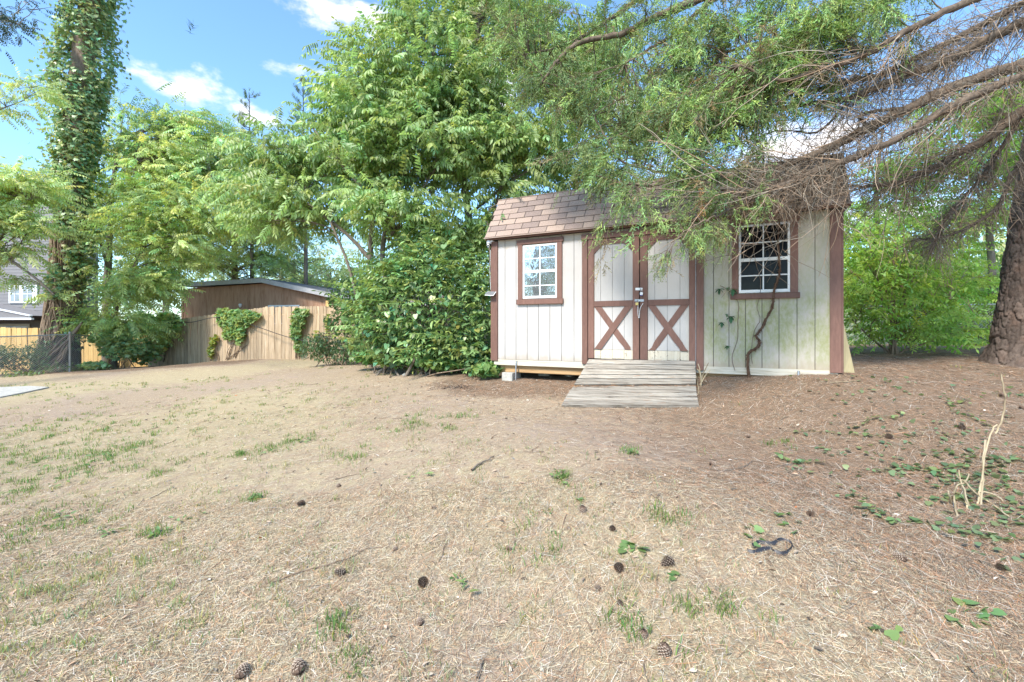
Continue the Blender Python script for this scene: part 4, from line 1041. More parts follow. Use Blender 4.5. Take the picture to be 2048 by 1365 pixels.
w = link('window', box_me(wx0, -.04, wz - .8, wx1, -.001, wz, .003), M['house_white'], r); link('pane', box_me(wx0 + .06, -.046, wz - .74, wx1 - .06, -.041, wz - .06), M['pane_far'], w)
q = wfp(484, 612); lr = link('wall_lamp', lathe([(.001, .09), (.05, .08), (.07, .04), (.05, -.02), (.04, -.06), (.001, -.08)], 12), M['house_white'], r); lr.location = (q[0], -.1, q[1])

# ------------------------------------------------------------------ houses
def house_left():
    d = 30.0; r = empty('grey_house', P(0, 655, d), 0, 'two storey grey lap-sided house with white window behind the far left trees', 'house'); r.location.z = 0
    ox = r.location.x
    def X(px): return (px - CX) / F * d - ox
    def Zp(py): return CAM_H + (CY - py) / F * d
    zt = Zp(410); z = Zp(640); 
    k = 0
    while z < zt:                                    # each course of siding
        o = link('lap_board', prism([(X(-260), z), (X(158), z), (X(158), z + .205), (X(-260), z + .205)], -.02, 0, 0), M['house_siding'], r)
        for v in o.data.vertices:
            if v.co.z > z + .1: v.co.y += .018
        z += .20
    link('wall', box_me(X(-260), .02, -.5, X(158), 1.4, zt), M['house_siding'], r)
    wf = link('window', box_me(X(20), -.09, Zp(607), X(77), -.03, Zp(571), .01), M['house_white'], r)
    for (a, b) in ((24, 41), (49, 67)):
        for (c, e) in ((603, 589), (587.5, 573.5)):
            link('pane', box_me(X(a), -.10, Zp(c), X(b), -.091, Zp(e)), M['pane_far'], wf)
        link('muntin', box_me(X((a + b) / 2 - .5), -.108, Zp(603), X((a + b) / 2 + .5), -.101, Zp(574)), M['house_white'], wf)
    # porch: sloping shed roof seen edge-on, dark wall beneath
    pr = link('porch_gable', prism([(X(-260), Zp(636)), (X(125), Zp(640)), (X(125), Zp(634)), (X(0), Zp(609)), (X(-260), Zp(560))], -2.0, -1.9, 0), M['house_siding'], r)
    link('porch_trim', prism([(X(-260), Zp(561)), (X(0), Zp(609.5)), (X(125), Zp(634.5)), (X(125), Zp(632.5)), (X(0), Zp(607)), (X(-260), Zp(558))], -2.06, -1.85, 0), M['house_white'], r)
    link('porch_beam', box_me(X(-260), -2.05, Zp(641), X(128), -1.88, Zp(637.5)), M['house_white'], r)
    link('porch_roof', prism([(X(-260), Zp(559)), (X(0), Zp(608)), (X(125), Zp(633.5)), (X(125), Zp(633)), (X(0), Zp(607.5)), (X(-260), Zp(558.5))], -1.88, 0, 0), M['house_siding'], r)
    link('porch_wall', box_me(X(-260), -.6, -.5, X(128), -.5, Zp(641)), M['house_dark'], r)
    link('porch_post', box_me(X(-3), -2.0, -.5, X(3), -1.9, Zp(641)), M['house_white'], r)
    w2 = link('porch_window', box_me(X(20), -.66, Zp(680), X(80), -.605, Zp(648), .01), M['rim'], r)
    link('pane', box_me(X(25), -.67, Zp(678), X(75), -.661, Zp(653)), M['pane_far'], w2)
house_left()
def house_mid():
    d = 27.0; r = empty('pink_roofed_house', P(700, 655, d), math.radians(-12), 'distant house with pale pinkish shingle roof behind the board fence', 'house'); r.location.z = 0
    x0, x1 = -2.9, 5.5; ze = CAM_H + (CY - 612) / F * d; zr = CAM_H + (CY - 566) / F * d
    link('wall', box_me(x0 + .3, .4, 0, x1 - .3, 8.0, ze), M['house_white'], r)
    me = bpy.data.meshes.new('roof'); V = [(x0, 0, ze), (x1, 0, ze), (x1 - .6, 4.2, zr), (x0 + 1.4, 4.2, zr), (x0, 8.4, ze), (x1, 8.4, ze)]
    me.from_pydata(V, [], [(0, 1, 2, 3), (3, 2, 5, 4), (0, 3, 4), (1, 5, 2), (0, 4, 5, 1)]); link('roof', me, M['pink_roof'], r)
    link('gutter', box_me(x0, -.08, ze - .1, x1, -.005, ze + .02), M['house_white'], r)
    for x in (-1.8, 1.0, 3.4):
        w = link('window', box_me(x, .34, ze - 1.7, x + 1.0, .395, ze - .5), M['house_white'], r); link('pane', box_me(x + .06, .33, ze - 1.64, x + .94, .339, ze - .56), M['pane_far'], w)
house_mid()
#@@PART3

# ------------------------------------------------------------------ vegetation builders
def ell_sample(ells, n, shell=.55):
    """ells: (px, py, d, rx_px, ry_px, r_depth_m, weight)"""
    w = np.array([e[6] if len(e) > 6 else e[3] * e[4] for e in ells], float); w /= w.sum()
    k = rng.choice(len(ells), n, p=w); out = np.zeros((n, 3))
    v = rng.normal(0, 1, (n, 3)); v /= np.linalg.norm(v, axis=1)[:, None]; v *= (rng.random(n) ** shell)[:, None]
    for i, e in enumerate(ells):
        m = k == i; c = np.array(P(e[0], e[1], e[2])); s = e[2] / F
        out[m] = c + v[m] * np.array([e[3] * s, e[5], e[4] * s])
    return out

def bend_tube(g, q, c, r0, r1, col=(.2, .17, .13), lift=.12, sides=5, n=5, jit=.02):
    q = np.array(q, float); c = np.array(c, float); L = np.linalg.norm(c - q); mid = (q + c) / 2 + np.array([0, 0, L * lift]) + rng.normal(0, L * .04, 3)
    t = np.linspace(0, 1, n)[:, None]; pts = (1 - t) ** 2 * q + 2 * t * (1 - t) * mid + t * t * c
    pts[1:-1] += rng.normal(0, L * jit, pts[1:-1].shape)
    tube_geo(g, pts, np.linspace(r0, r1, n), sides, col); return pts

def make_tree(name, label, cat, base, trunks, ells, nb, ns, tpls, sc, col, mat='leaf', bark='bark', group=None, br=.45, flat=.5, size_jit=.25, droop=.15, twigs=4, hue=.1, lift=.1, crown_name='crown', bark_col=(.2, .17, .13), br0=.035):
    base = Vector(base); r = empty(name, base, 0, label, cat, group); off = -np.array(base)
    g = Geo(); nodes = []; nrad = []
    for pts, r0, r1 in trunks:
        p = smooth_path(pts, 7); rad = np.linspace(r0, r1, len(p)) ; 
        tube_geo(g, p + off, rad, 9, rough=.06); nodes.append(p); nrad.append(rad)
    link('trunk', g.mesh('trunk', True), M[bark], r)
    nodes = np.concatenate(nodes); nrad = np.concatenate(nrad)
    C = ell_sample(ells, nb); g = Geo(); pos = []; dirs = []; bid = []
    for i, c in enumerate(C):
        dd = np.linalg.norm(nodes - c, axis=1) + 1.3 * np.clip(nodes[:, 2] - c[2] + .3, 0, None)
        k = int(np.argmin(dd)); q = nodes[k]; L = np.linalg.norm(c - q)
        r0 = min(nrad[k] * .6, br0 * (.4 + .25 * L))
        path = bend_tube(g, q, c, r0, .006, lift=lift)
        o = c - q; o[2] *= .3; o /= np.linalg.norm(o) + 1e-6
        s = br * rng.uniform(.7, 1.3); pp = c + rng.normal(0, 1, (ns, 3)) * np.array([s, s, s * flat]) * .62 + o * s * .1
        for t in range(twigs):
            bend_tube(g, path[rng.integers(1, len(path))], pp[rng.integers(0, ns)], .007, .003, lift=.05, sides=3, n=4)
        d = (pp - c); d[:, 2] *= .35; d /= np.linalg.norm(d, axis=1)[:, None] + 1e-6
        d = d + .7 * o + rng.normal(0, .35, (ns, 3)); d[:, 2] = rng.normal(-droop, .38, ns) * np.linalg.norm(d, axis=1)
        pos.append(pp); dirs.append(d); bid += [i] * ns
    link('branches', Geo_off(g, off).mesh('branches', True), M[bark], r)
    pos = np.concatenate(pos); dirs = np.concatenate(dirs); n = len(pos)
    bt = 1 + rng.uniform(-.18, .18, nb)[np.array(bid)]
    cols = colors(n, col, .2, hue) * bt[:, None]
    R = rot_from(dirs, rng.normal(0, .55, n)); g = Geo(); which = rng.integers(0, len(tpls), n)
    for k, t in enumerate(tpls):
        m = which == k
        if m.any(): scatter(g, t, pos[m] + off, R[m], sc * rng.uniform(1 - size_jit, 1 + size_jit, m.sum()), cols[m])
    link(crown_name, g.mesh('crown'), M[mat], r)
    return r
def Geo_off(g, off):
    g.v = [v + off.astype(np.float32) for v in g.v]; return g

def hang(g, pos, out, tpl, size, col, down=.8, jit=.35, var=.3, hue=.1):
    n = len(pos); o = np.array(out, float); o[:, 2] *= .4; o /= np.linalg.norm(o, axis=1)[:, None] + 1e-6
    d = o * .55 + np.array([0, 0, -down]) + rng.normal(0, jit, (n, 3))
    scatter(g, tpl, pos, rot_from(d, rng.normal(0, .4, n)), size * rng.uniform(.6, 1.2, n), colors(n, col, var, hue), .05)

S_comp = [spray('oval', 13, .16, .55, 1.0, s, .35) for s in range(4)]          # drooping compound leaves
S_small = [spray('simple', 13, .15, .55, .75, 10 + s, .3) for s in range(4)]
S_flat = [spray('simple', 13, .13, .6, .35, 20 + s, .2) for s in range(3)]
S_bg = [spray('simple', 9, .17, .6, .4, 70 + s, .2) for s in range(3)]
S_bush = [spray('oval', 9, .09, .36, .5, 30 + s, .3) for s in range(3)]
S_maple = [spray('lobed', 6, .15, .4, .7, 40 + s, .3) for s in range(3)]
S_needle = []
for s in range(3):
    r_ = random.Random(60 + s); V = []; Fc = []; L = []
    for k in range(26):
        a = r_.uniform(0, 2 * PI); t = r_.uniform(0, .3); e = r_.uniform(.5, 1.1); l = r_.uniform(.14, .22)
        d = Vector((math.cos(e), math.sin(e) * math.cos(a), math.sin(e) * math.sin(a))); p = Vector((t, 0, 0)); q = p + d * l; w = d.cross(Vector((.3, .5, .8))).normalized() * .008
        n0 = len(V); V += [tuple(p - w), tuple(q), tuple(p + w)]; Fc.append((n0, n0 + 1, n0 + 2)); L += [k % 5] * 3
    S_needle.append((np.array(V), np.array(Fc), np.array(L)))

# ---- central multi-stem tree, left of the shed
b = P(770, 722, 10.8); b.z = tz(b.x, b.y) - .1
make_tree('leafy_tree', 'broad leafy tree with several brown stems rising from the thicket by the fence', 'tree', b,
    [([b, P(748, 620, 10.6), P(740, 520, 10.7), P(745, 430, 10.8), P(735, 330, 11), P(725, 230, 11.2)], .085, .03),
     ([b + Vector((.25, 0, 0)), P(778, 600, 10.6), P(765, 500, 10.7), P(790, 400, 10.8), P(830, 290, 11), P(860, 170, 11.2), P(875, 40, 11.4)], .07, .025),
     ([P(741, 520, 10.7), P(700, 475, 10.7), P(645, 430, 10.8), P(590, 390, 11), P(530, 350, 11.3)], .05, .018),
     ([P(752, 430, 10.7), P(735, 390, 10.6), P(700, 350, 10.5), P(660, 300, 10.6), P(620, 250, 10.8)], .04, .015),
     ([b + Vector((-.3, 0, 0)), P(705, 560, 10.4), P(672, 470, 10.4), P(640, 400, 10.6)], .045, .015),
     ([P(775, 480, 10.7), P(820, 420, 10.7), P(870, 340, 10.8), P(930, 270, 11)], .04, .015)],
    [(840, 150, 11.4, 150, 95, 1.3), (730, 310, 11, 140, 85, 1.3), (705, 235, 11.6, 45, 45, .8), (560, 330, 11.4, 85, 48, .9), (520, 380, 11.4, 50, 30, .7), (620, 420, 10.9, 120, 50, 1.1), (880, 310, 10.9, 110, 90, 1.2), (800, 230, 11.2, 120, 70, 1.4), (840, 30, 11.6, 90, 70, 1.2), (745, 115, 11.8, 30, 35, .5), (790, 430, 10.4, 110, 40, .9), (575, 300, 11.5, 40, 25, .5)],
    170, 27, S_comp, .88, (.33, .44, .18), 'leaf', twigs=3, hue=.07, br=.46)

b = P(950, 725, 11.6); b.z = tz(b.x, b.y) - .1
make_tree('tall_tree', 'taller pale trunked tree standing just behind the left end of the shed', 'tree', b,
    [([b, P(955, 640, 11.5), P(945, 540, 11.4), P(938, 440, 11.4), P(925, 320, 11.4), P(935, 200, 11.5), P(955, 60, 11.6), P(965, -80, 11.7)], .125, .05),
     ([P(947, 590, 11.4), P(900, 500, 11.2), P(880, 440, 11.2), P(860, 380, 11.2)], .04, .015),
     ([P(925, 330, 11.4), P(980, 260, 11.2), P(1060, 190, 11.2), P(1140, 120, 11.3)], .045, .02),
     ([P(938, 430, 11.4), P(1000, 380, 11.1), P(1060, 340, 11), P(1140, 310, 11)], .035, .015),
     ([P(985, 740, 11.0), P(984, 600, 11), P(980, 480, 11), P(1000, 380, 11), P(1040, 290, 11.1)], .045, .02)],
    [(1000, 260, 11.2, 110, 110, 1.2), (1110, 300, 11.2, 120, 75, 1.1), (1010, 60, 11.6, 130, 80, 1.3), (1170, 120, 11.5, 110, 100, 1.2), (1000, 400, 10.9, 60, 40, .8), (930, 190, 11.3, 100, 90, 1.2), (1150, 370, 11.6, 130, 30, .8), (960, -60, 11.8, 150, 70, 1.3), (900, 480, 11, 70, 50, .7), (1020, 370, 10.6, 50, 30, .5), (1250, 260, 11.6, 60, 60, .8)],
    150, 27, S_comp, .88, (.35, .46, .19), 'leaf', twigs=3, hue=.07, br=.46)

# the spray lying on the shed roof corner belongs to the tall tree's neighbour: a low sapling beside the shed
b = shed_world(-.35, .75, 0); b.z = tz(b.x, b.y) - .05
make_tree('sapling', 'slim sapling whose leaves hang over the left corner of the shed roof', 'sapling', b,
    [([b, b + Vector((.0, 0, 1.2)), P(975, 440, 9.0), P(1000, 405, 8.7)], .022, .008)],
    [(1010, 415, 8.45, 34, 16, .12), (1045, 428, 8.35, 18, 9, .08), (985, 440, 8.7, 20, 18, .2)], 8, 5, S_comp, .62, (.17, .27, .09), 'leaf', twigs=2, br=.16, br0=.012)

# ---- ivy-clad pine at left
b = P(112, 742, 16.6); b.z = tz(b.x, b.y) - .2
axis = [b, P(118, 690, 16.6), P(128, 600, 16.6), P(134, 500, 16.6), P(142, 420, 16.6), P(152, 300, 16.6), P(164, 150, 16.6), P(182, 0, 16.6), P(196, -120, 16.6), P(205, -260, 16.6)]
root = empty('ivy_clad_pine', b, 0, 'tall leaning pine trunk wrapped in ivy behind the chain link fence', 'tree')
ax = smooth_path(axis, 26); offb = -np.array(b)
rad = np.interp(ax[:, 2], [b.z, b.z + .5, b.z + 1.4, b.z + 4, b.z + 14], [.82, .56, .47, .40, .30])
g = Geo(); tube_geo(g, ax + offb, rad, 40, rough=.07); link('trunk', g.mesh('trunk', True), M['bark_pine'], root)
g = Geo()
for k in range(130):                                    # twisting vine stems
    a0 = rng.uniform(0, 2 * PI); tw = rng.normal(0, 1.1); z0 = rng.integers(0, 60) if k > 60 else 0; ln = rng.integers(30, 120); idx = np.arange(z0, min(z0 + ln, len(ax) - 1))
    if len(idx) < 8: continue
    t = np.linspace(0, 1, len(idx)); aa = a0 + tw * t + .25 * np.sin(t * 9 + k); rr = rad[idx] * (1.03 + .03 * np.sin(t * 17 + k)) + .02
    pts = ax[idx] + np.stack([np.cos(aa) * rr, np.sin(aa) * rr, np.zeros(len(idx))], -1)
    tube_geo(g, (pts + offb)[::2], rng.uniform(.010, .034), 5)
for k in range(9):                                      # leaning stems running to the ground at left
    p0 = P(165 - k * 2, 645 + k * 3, 16.0); p1 = P(60 + k * 7, 745, 15.9); p1.z = tz(p1.x, p1.y)
    bend_tube(g, np.array(p0) + offb, np.array(p1) + offb, .03, .045, lift=.02, n=6)
link('vine_stems', g.mesh('vine_stems', True), M['bark_vine'], root)['kind'] = 'stuff'
g = Geo()
for (lo, hi, n, rr0, rr1, az0, az1) in ((430, -90, 12500, .38, .64, 0, 2 * PI), (600, 430, 1500, .5, .62, -1.6, .6), (700, 430, 700, .5, .75, -.8, .7)):
    py = rng.uniform(hi, lo, n); zt = CAM_H + (CY - py) / F * 16.6; cx_ = np.interp(zt, ax[:, 2], ax[:, 0]); cy_ = np.interp(zt, ax[:, 2], ax[:, 1])
    tt = (lo - py) / (lo - hi); a = rng.uniform(az0, az1, n); lump = .20 * vnoise(a * 1.2, zt, 1.5, 3)
    R0 = (rr0 + (rr1 - rr0) * np.clip(tt * 1.7, 0, 1)) + lump + rng.normal(0, .07, n) + .5 * rng.random(n) ** 9
    gap = vnoise(a * 1.5, zt, 2.2, 8) > np.where(zt > 5.5, -.62, -.25)
    pos = np.stack([cx_ + np.cos(a) * R0, cy_ + np.sin(a) * R0, zt], -1)[gap]; o = np.stack([np.cos(a), np.sin(a), 0 * a], -1)[gap]
    hang(g, pos + offb, o, one_leaf('lobed'), .125, (.30, .40, .19), hue=.13)
    k_ = rng.random(len(pos)) < .14
    hang(g, pos[k_] + offb + o[k_] * .04, o[k_], one_leaf('oval'), .09, (.34, .24, .15), hue=.05)
n = 500; py = rng.uniform(120, 330, n); zt = CAM_H + (CY - py) / F * 16.6
link('ivy', g.mesh('ivy'), M['leaf_gloss'], root)['kind'] = 'stuff'
# crown high above the frame, so the tree is whole
g = Geo(); tc_ = np.array(P(205, -260, 16.6)); pos = tc_ + rng.normal(0, 1, (700, 3)) * np.array([1.6, 1.6, 1.4]) + np.array([0, 0, 2.5]); scatter(g, S_needle[0], pos + offb, rot_from(rng.normal(0, 1, (700, 3)), rng.random(700)), 2.2, colors(700, (.06, .10, .04)))
link('crown', g.mesh('crown'), M['leaf_far'], root)

# ---- trees left
def T(name, label, base_px, d, trunks, ells, nb, ns, tpls, sc, col, **k):
    b = P(base_px, 720, d); b.z = tz(b.x, b.y) - .15
    return make_tree(name, label, 'tree', b, [([b if i == 0 and p[0] is None else P(*p[0])] + [P(*q) for q in p[1:]], r0, r1) for i, (p, r0, r1) in enumerate(trunks)], ells, nb, ns, tpls, sc, col, **k)
T('forked_tree', 'forked grey trunked tree with layered light green leaves behind the chain link fence', 229, 17.2,
  [([None, (229, 660, 17.2), (236, 600, 17.2), (262, 550, 17.2), (285, 500, 17.2), (305, 460, 17.2), (350, 400, 17.4)], .10, .03), ([(236, 600, 17.2), (220, 550, 17.2), (205, 500, 17.2), (190, 440, 17.2)], .07, .03), ([(285, 500, 17.2), (262, 420, 17.2), (270, 330, 17.4)], .05, .02), ([(305, 460, 17.2), (370, 430, 17.5), (430, 400, 17.8)], .05, .02)],
  [(305, 480, 17.0, 80, 60, 1.2), (375, 400, 17.6, 105, 62, 1.4), (330, 300, 18, 95, 75, 1.4), (280, 360, 17.6, 50, 75, 1.2), (440, 450, 17.8, 75, 28, 1.0), (285, 570, 16.9, 48, 36, .9, 2200), (205, 640, 17.0, 25, 30, .4, 1200), (290, 650, 17.2, 40, 30, .6), (300, 540, 17.6, 20, 24, .4, 600), (260, 200, 18, 55, 25, .5, 900), (340, 240, 18.2, 60, 22, .5, 900)],
  150, 24, S_small, 1.0, (.50, .60, .25), br=.6, flat=.35, hue=.08)
T('second_tree', 'brown trunked tree directly behind the forked tree', 214, 18.8,
  [([None, (214, 600, 18.8), (218, 500, 18.8), (225, 380, 18.9), (240, 280, 19)], .17, .06)],
  [(250, 280, 19.2, 80, 60, 1.3), (230, 400, 19.2, 70, 80, 1.4), (420, 330, 19.8, 90, 70, 1.3), (245, 480, 19, 40, 50, 1), (440, 260, 20, 60, 40, .8, 1500)], 70, 24, S_small, 1.05, (.46, .56, .24), br=.65, flat=.4)
T('spreading_tree', 'wide light green tree spreading over the outbuilding roof', 470, 24.5,
  [([None, (470, 560, 24.5), (465, 450, 24.5), (450, 350, 24.5)], .2, .06), ([(467, 480, 24.5), (520, 430, 24.5), (560, 400, 24.5)], .1, .03)],
  [(470, 400, 24.3, 110, 90, 2), (540, 480, 24, 90, 70, 2), (400, 490, 23.8, 110, 70, 2), (460, 520, 23.2, 110, 35, 1.5), (590, 540, 24, 50, 40, 1.2), (380, 350, 24.6, 80, 60, 1.5), (450, 300, 24.8, 60, 40, 1)], 120, 26, S_flat, 1.25, (.54, .62, .30), mat='leaf_far', br=.85, flat=.35, hue=.07)
T('edge_tree', 'pale green tree reaching in from the far left edge above the chain link fence', -170, 13.6,
  [([None, (-165, 560, 13.6), (-150, 420, 13.6), (-140, 250, 13.6), (-130, 60, 13.6)], .15, .05), ([(-150, 440, 13.6), (-60, 470, 13.6), (20, 520, 13.6), (75, 560, 13.7), (108, 590, 13.8)], .06, .02), ([(-150, 400, 13.6), (-40, 380, 13.6), (60, 400, 13.8)], .05, .02), ([(-145, 330, 13.6), (-40, 240, 13.8), (50, 200, 14)], .035, .01)],
  [(0, 370, 13.6, 80, 50, 1), (25, 435, 13.6, 60, 36, 1), (-25, 490, 13.5, 65, 34, 1), (-60, 430, 13.5, 90, 120, 1.2), (30, 548, 13.9, 60, 14, .25, 500), (60, 370, 14, 40, 36, .6), (40, 180, 14.2, 55, 30, .6, 800), (0, 230, 14.2, 60, 30, .6, 800), (85, 590, 14, 20, 36, .3, 350)],
  105, 20, S_small, .8, (.52, .61, .28), br=.45, flat=.3, hue=.08)
T('dark_tree', 'dark leaved tree whose twigs hang into the top left corner', -420, 9.5,
  [([None, (-420, 300, 9.5), (-400, -100, 9.5)], .2, .1), ([(-405, 0, 9.5), (-250, -20, 9.4), (-60, 20, 9.3), (40, 50, 9.2)], .05, .012), ([(-405, -60, 9.5), (-200, -60, 9.4), (60, -10, 9.3)], .05, .012)],
  [(15, 45, 9.2, 35, 25, .3, 700), (60, 10, 9.3, 45, 12, .3, 500), (-60, 20, 9.3, 60, 40, .5, 1400), (-300, -100, 9.4, 150, 90, 1, 3000)], 40, 12, S_small, .42, (.05, .075, .045), br=.26, twigs=2)
# slender leaders of two young pines
for (px, py, d, lab) in ((498, 215, 23, 'left of two young pines whose tips rise above the leafy trees'), (606, 195, 22, 'right of two young pines whose tips rise beside the broad leafy tree')):
    b = P(px + 4, 700, d); b.z = tz(b.x, b.y) - .1; r = empty('young_pine', b, 0, lab, 'tree', 'young pines beyond the fence'); off = -np.array(b); g = Geo(); g2 = Geo()
    top = np.array(P(px, py - 30, d)); tube_geo(g, smooth_path([b, P(px + 6, 500, d), P(px + 3, 350, d), top], 6) + off, np.linspace(.12, .015, 19), 7)
    for k in range(70):
        z = rng.uniform(1.5, top[2] - .1); t = 1 - (z - 1.5) / (top[2] - 1.5); a = rng.uniform(0, 2 * PI); L = .25 + 1.5 * t ** .8 * rng.uniform(.6, 1); q = np.array([np.interp(z, [b.z, top[2]], [b.x, top[0]]), d, z]); e = q + np.array([math.cos(a) * L, math.sin(a) * L, L * .45]); bend_tube(g, q + off, e + off, .02, .006, lift=-.1, sides=4)
        tt = rng.uniform(.3, 1, 9)[:, None]; pp = q + (e - q) * tt + rng.normal(0, .05, (9, 3)); dd = np.tile(e - q, (9, 1)) + np.array([0, 0, .5]) + rng.normal(0, .15, (9, 3)); scatter(g2, S_needle[k % 3], pp + off, rot_from(dd, rng.random(9)), .7, colors(9, (.26, .31, .18)))
    scatter(g2, S_needle[0], np.array([top + off - [0, 0, .3 * k] for k in range(5)]), rot_from(np.tile([0.02, 0, 1.0], (5, 1)), rng.random(5)), .75, colors(5, (.28, .33, .19)))
    link('trunk', g.mesh('trunk', True), M['bark'], r); link('crown', g2.mesh('crown'), M['leaf_far'], r)

# ---- background trees, each its own
kinds = ['rounded pale green tree far beyond the yard', 'mid green tree far beyond the yard', 'yellowish green loose tree far beyond the yard']
bg = [(-330, 30, 330, 170, 1), (-180, 38, 380, 120, 0), (-40, 34, 345, 110, 1), (45, 33, 300, 70, 1), (330, 33, 440, 120, 0), (560, 36, 470, 90, 2), (655, 31, 470, 60, 2), (720, 37, 420, 90, 2), (820, 33, 430, 110, 0), (940, 29, 400, 110, 1), (1050, 34, 350, 110, 0),
      (1200, 31, 330, 110, 1), (1350, 35, 360, 110, 2), (1480, 32, 400, 100, 0), (1600, 34, 430, 80, 2), (1700, 30, 440, 70, 2), (1785, 26, 480, 90, 2), (1890, 28, 460, 90, 0), (1990, 24, 400, 110, 2), (2110, 27, 300, 140, 1), (2260, 24, 280, 160, 0), (2420, 30, 300, 170, 1), (1850, 19, 560, 90, 2), (1960, 17, 540, 80, 0)]
seen = {}
for i, (px, d, ytop, w, kd) in enumerate(bg):
    b = P(px, 700, d); b.z = tz(b.x, b.y) - .2; h = (655 - ytop) ; cy_ = (ytop + 640) / 2
    place = ('at the far left edge', 'beyond the grey house', 'behind the ivy clad pine', 'above the ivy clad pine\'s left side', 'over the outbuilding', 'behind the outbuilding roof', 'above the pink roofed house', 'right of the pink roofed house', 'behind the vine thicket', 'behind the left corner of the shed', 'behind the roof peak left', 'behind the shed roof middle', 'behind the right half of the shed roof', 'behind the dark shed window', 'behind the right corner of the shed', 'just right of the shed', 'behind the bright bush', 'between bright bush and pine trunk', 'behind the scaly pine trunk', 'beyond the right edge', 'farther beyond the right edge', 'farthest at right', 'low behind the bright bush', 'low beside the scaly pine trunk')[i]
    make_tree('background_tree', ('pale green', 'mid green', 'yellowish green')[kd] + ' distant tree ' + place, 'tree', b, [([b, P(px + 3, 560, d), P(px - 2, cy_, d)], .25, .08)],
              [(px, cy_, d, w, h * .5, w * d / F * .8), (px - w * .35, cy_ + h * .2, d, w * .6, h * .35, w * d / F * .5), (px + w * .4, cy_ + h * .15, d, w * .6, h * .36, w * d / F * .5), (px, 640, d, w, 45, w * d / F * .5)], 30, 12, S_bg, 2.25, ((.34, .45, .24), (.24, .36, .15), (.44, .50, .28))[kd], mat='leaf_far', br=1.35, flat=.6, twigs=1, group='distant trees around the yard', hue=.06)

# ---- trees seen through the cedar at right, backlight put into their bright leaf colour
for (px, d, ells, lab) in ((1985, 12.5, [(1960, 240, 12.5, 90, 60, 1), (2060, 200, 12.5, 90, 80, 1), (1900, 330, 12.6, 80, 40, .8), (2020, 330, 12.5, 80, 50, .8), (1960, 420, 12.8, 80, 40, .8)], 'bright yellow green tree glimpsed through the cedar limbs at upper right'),
                           (1760, 13.5, [(1740, 420, 13.3, 80, 40, .8), (1830, 400, 13.5, 80, 45, .8), (1780, 350, 13.6, 70, 30, .6), (1700, 480, 13.4, 50, 50, .6), (1900, 480, 13.4, 70, 40, .6), (1750, 560, 12.6, 70, 60, .8), (1860, 580, 12.8, 80, 60, .8), (1960, 600, 12.8, 60, 60, .8), (1800, 660, 12.2, 120, 40, .8), (1930, 680, 12.0, 60, 30, .6)], 'thin leaved tree behind the right end of the shed')):
    b = P(px, 700, d); b.z = tz(b.x, b.y) - .2
    make_tree('backlit_tree', lab, 'tree', b, [([b, P(px, 560, d), P(px - 8, 400, d), P(px + 5, 260, d)], .12, .03)], ells, 95, 15, S_small, .95, (.36, .50, .13), mat='leaf_back', br=.5, flat=.5, hue=.07)

# ---- bush right of the shed
b = P(1785, 724, 8.3); b.z = tz(b.x, b.y) - .05
stems = [[b + Vector((rng.uniform(-.12, .12), rng.uniform(-.1, .1), 0)), P(px1, py1, 8.3), P(px2, py2, 8.35)] for (px1, py1, px2, py2) in ((1760, 580, 1735, 470), (1775, 600, 1760, 520), (1783, 600, 1790, 500), (1800, 620, 1830, 500), (1815, 590, 1860, 470), (1745, 680, 1705, 640), (1820, 650, 1900, 600), (1840, 690, 1950, 660), (1770, 640, 1725, 560), (1790, 560, 1800, 420))]
bush = make_tree('leafy_bush', 'bright green multi-stemmed bush between the shed and the scaly pine trunk', 'bush', b, [(s, .022, .007) for s in stems],
    [(1790, 560, 8.4, 95, 100, .5), (1735, 600, 8.2, 45, 80, .4), (1870, 610, 8.6, 85, 70, .6), (1735, 470, 8.3, 45, 50, .4), (1840, 470, 8.5, 80, 45, .5), (1920, 650, 8.9, 60, 45, .5), (1800, 660, 8.3, 110, 40, .5), (1900, 540, 9.0, 70, 40, .6)],
    125, 10, S_bush, 1.0, (.34, .48, .13), mat='leaf_back', bark='bark_vine', br=.2, flat=.7, twigs=2, br0=.012, hue=.08)
def leaf_objects(parent, pos, out, kind, size, mat, down=.8, jit=.35):
    v, f = leaf_shape(kind); me = bpy.data.meshes.new('leaf'); me.from_pydata([tuple(a) for a in v], [], [tuple(int(i) for i in q) for q in f]); me.materials.append(mat)
    n = len(pos); o = np.array(out, float); o[:, 2] *= .4; o /= np.linalg.norm(o, axis=1)[:, None] + 1e-6
    R = rot_from(o * .55 + np.array([0, 0, -down]) + rng.normal(0, jit, (n, 3)), rng.normal(0, .4, n))
    base = np.array(parent.location)
    for k in range(n):
        m = bpy.data.objects.new('leaf', me); COL.objects.link(m); m.parent = parent
        m.matrix_local = Matrix.Translation(Vector(pos[k] - base)) @ Matrix([list(x) for x in R[k]]).to_4x4() @ Matrix.Scale(float(size * rng.uniform(.65, 1.2)), 4)
pts = ell_sample([(1790, 540, 7.9, 100, 110, .15), (1740, 620, 7.9, 50, 80, .1), (1880, 620, 8.1, 80, 70, .2), (1840, 460, 8.0, 90, 50, .2), (1920, 560, 8.3, 50, 60, .2)], 290, .5)
leaf_objects(bush, pts, np.tile([-.2, -1.0, 0], (len(pts), 1)) + rng.normal(0, .5, (len(pts), 3)), 'oval', .12, M['oval_leaf'], .5, .5)

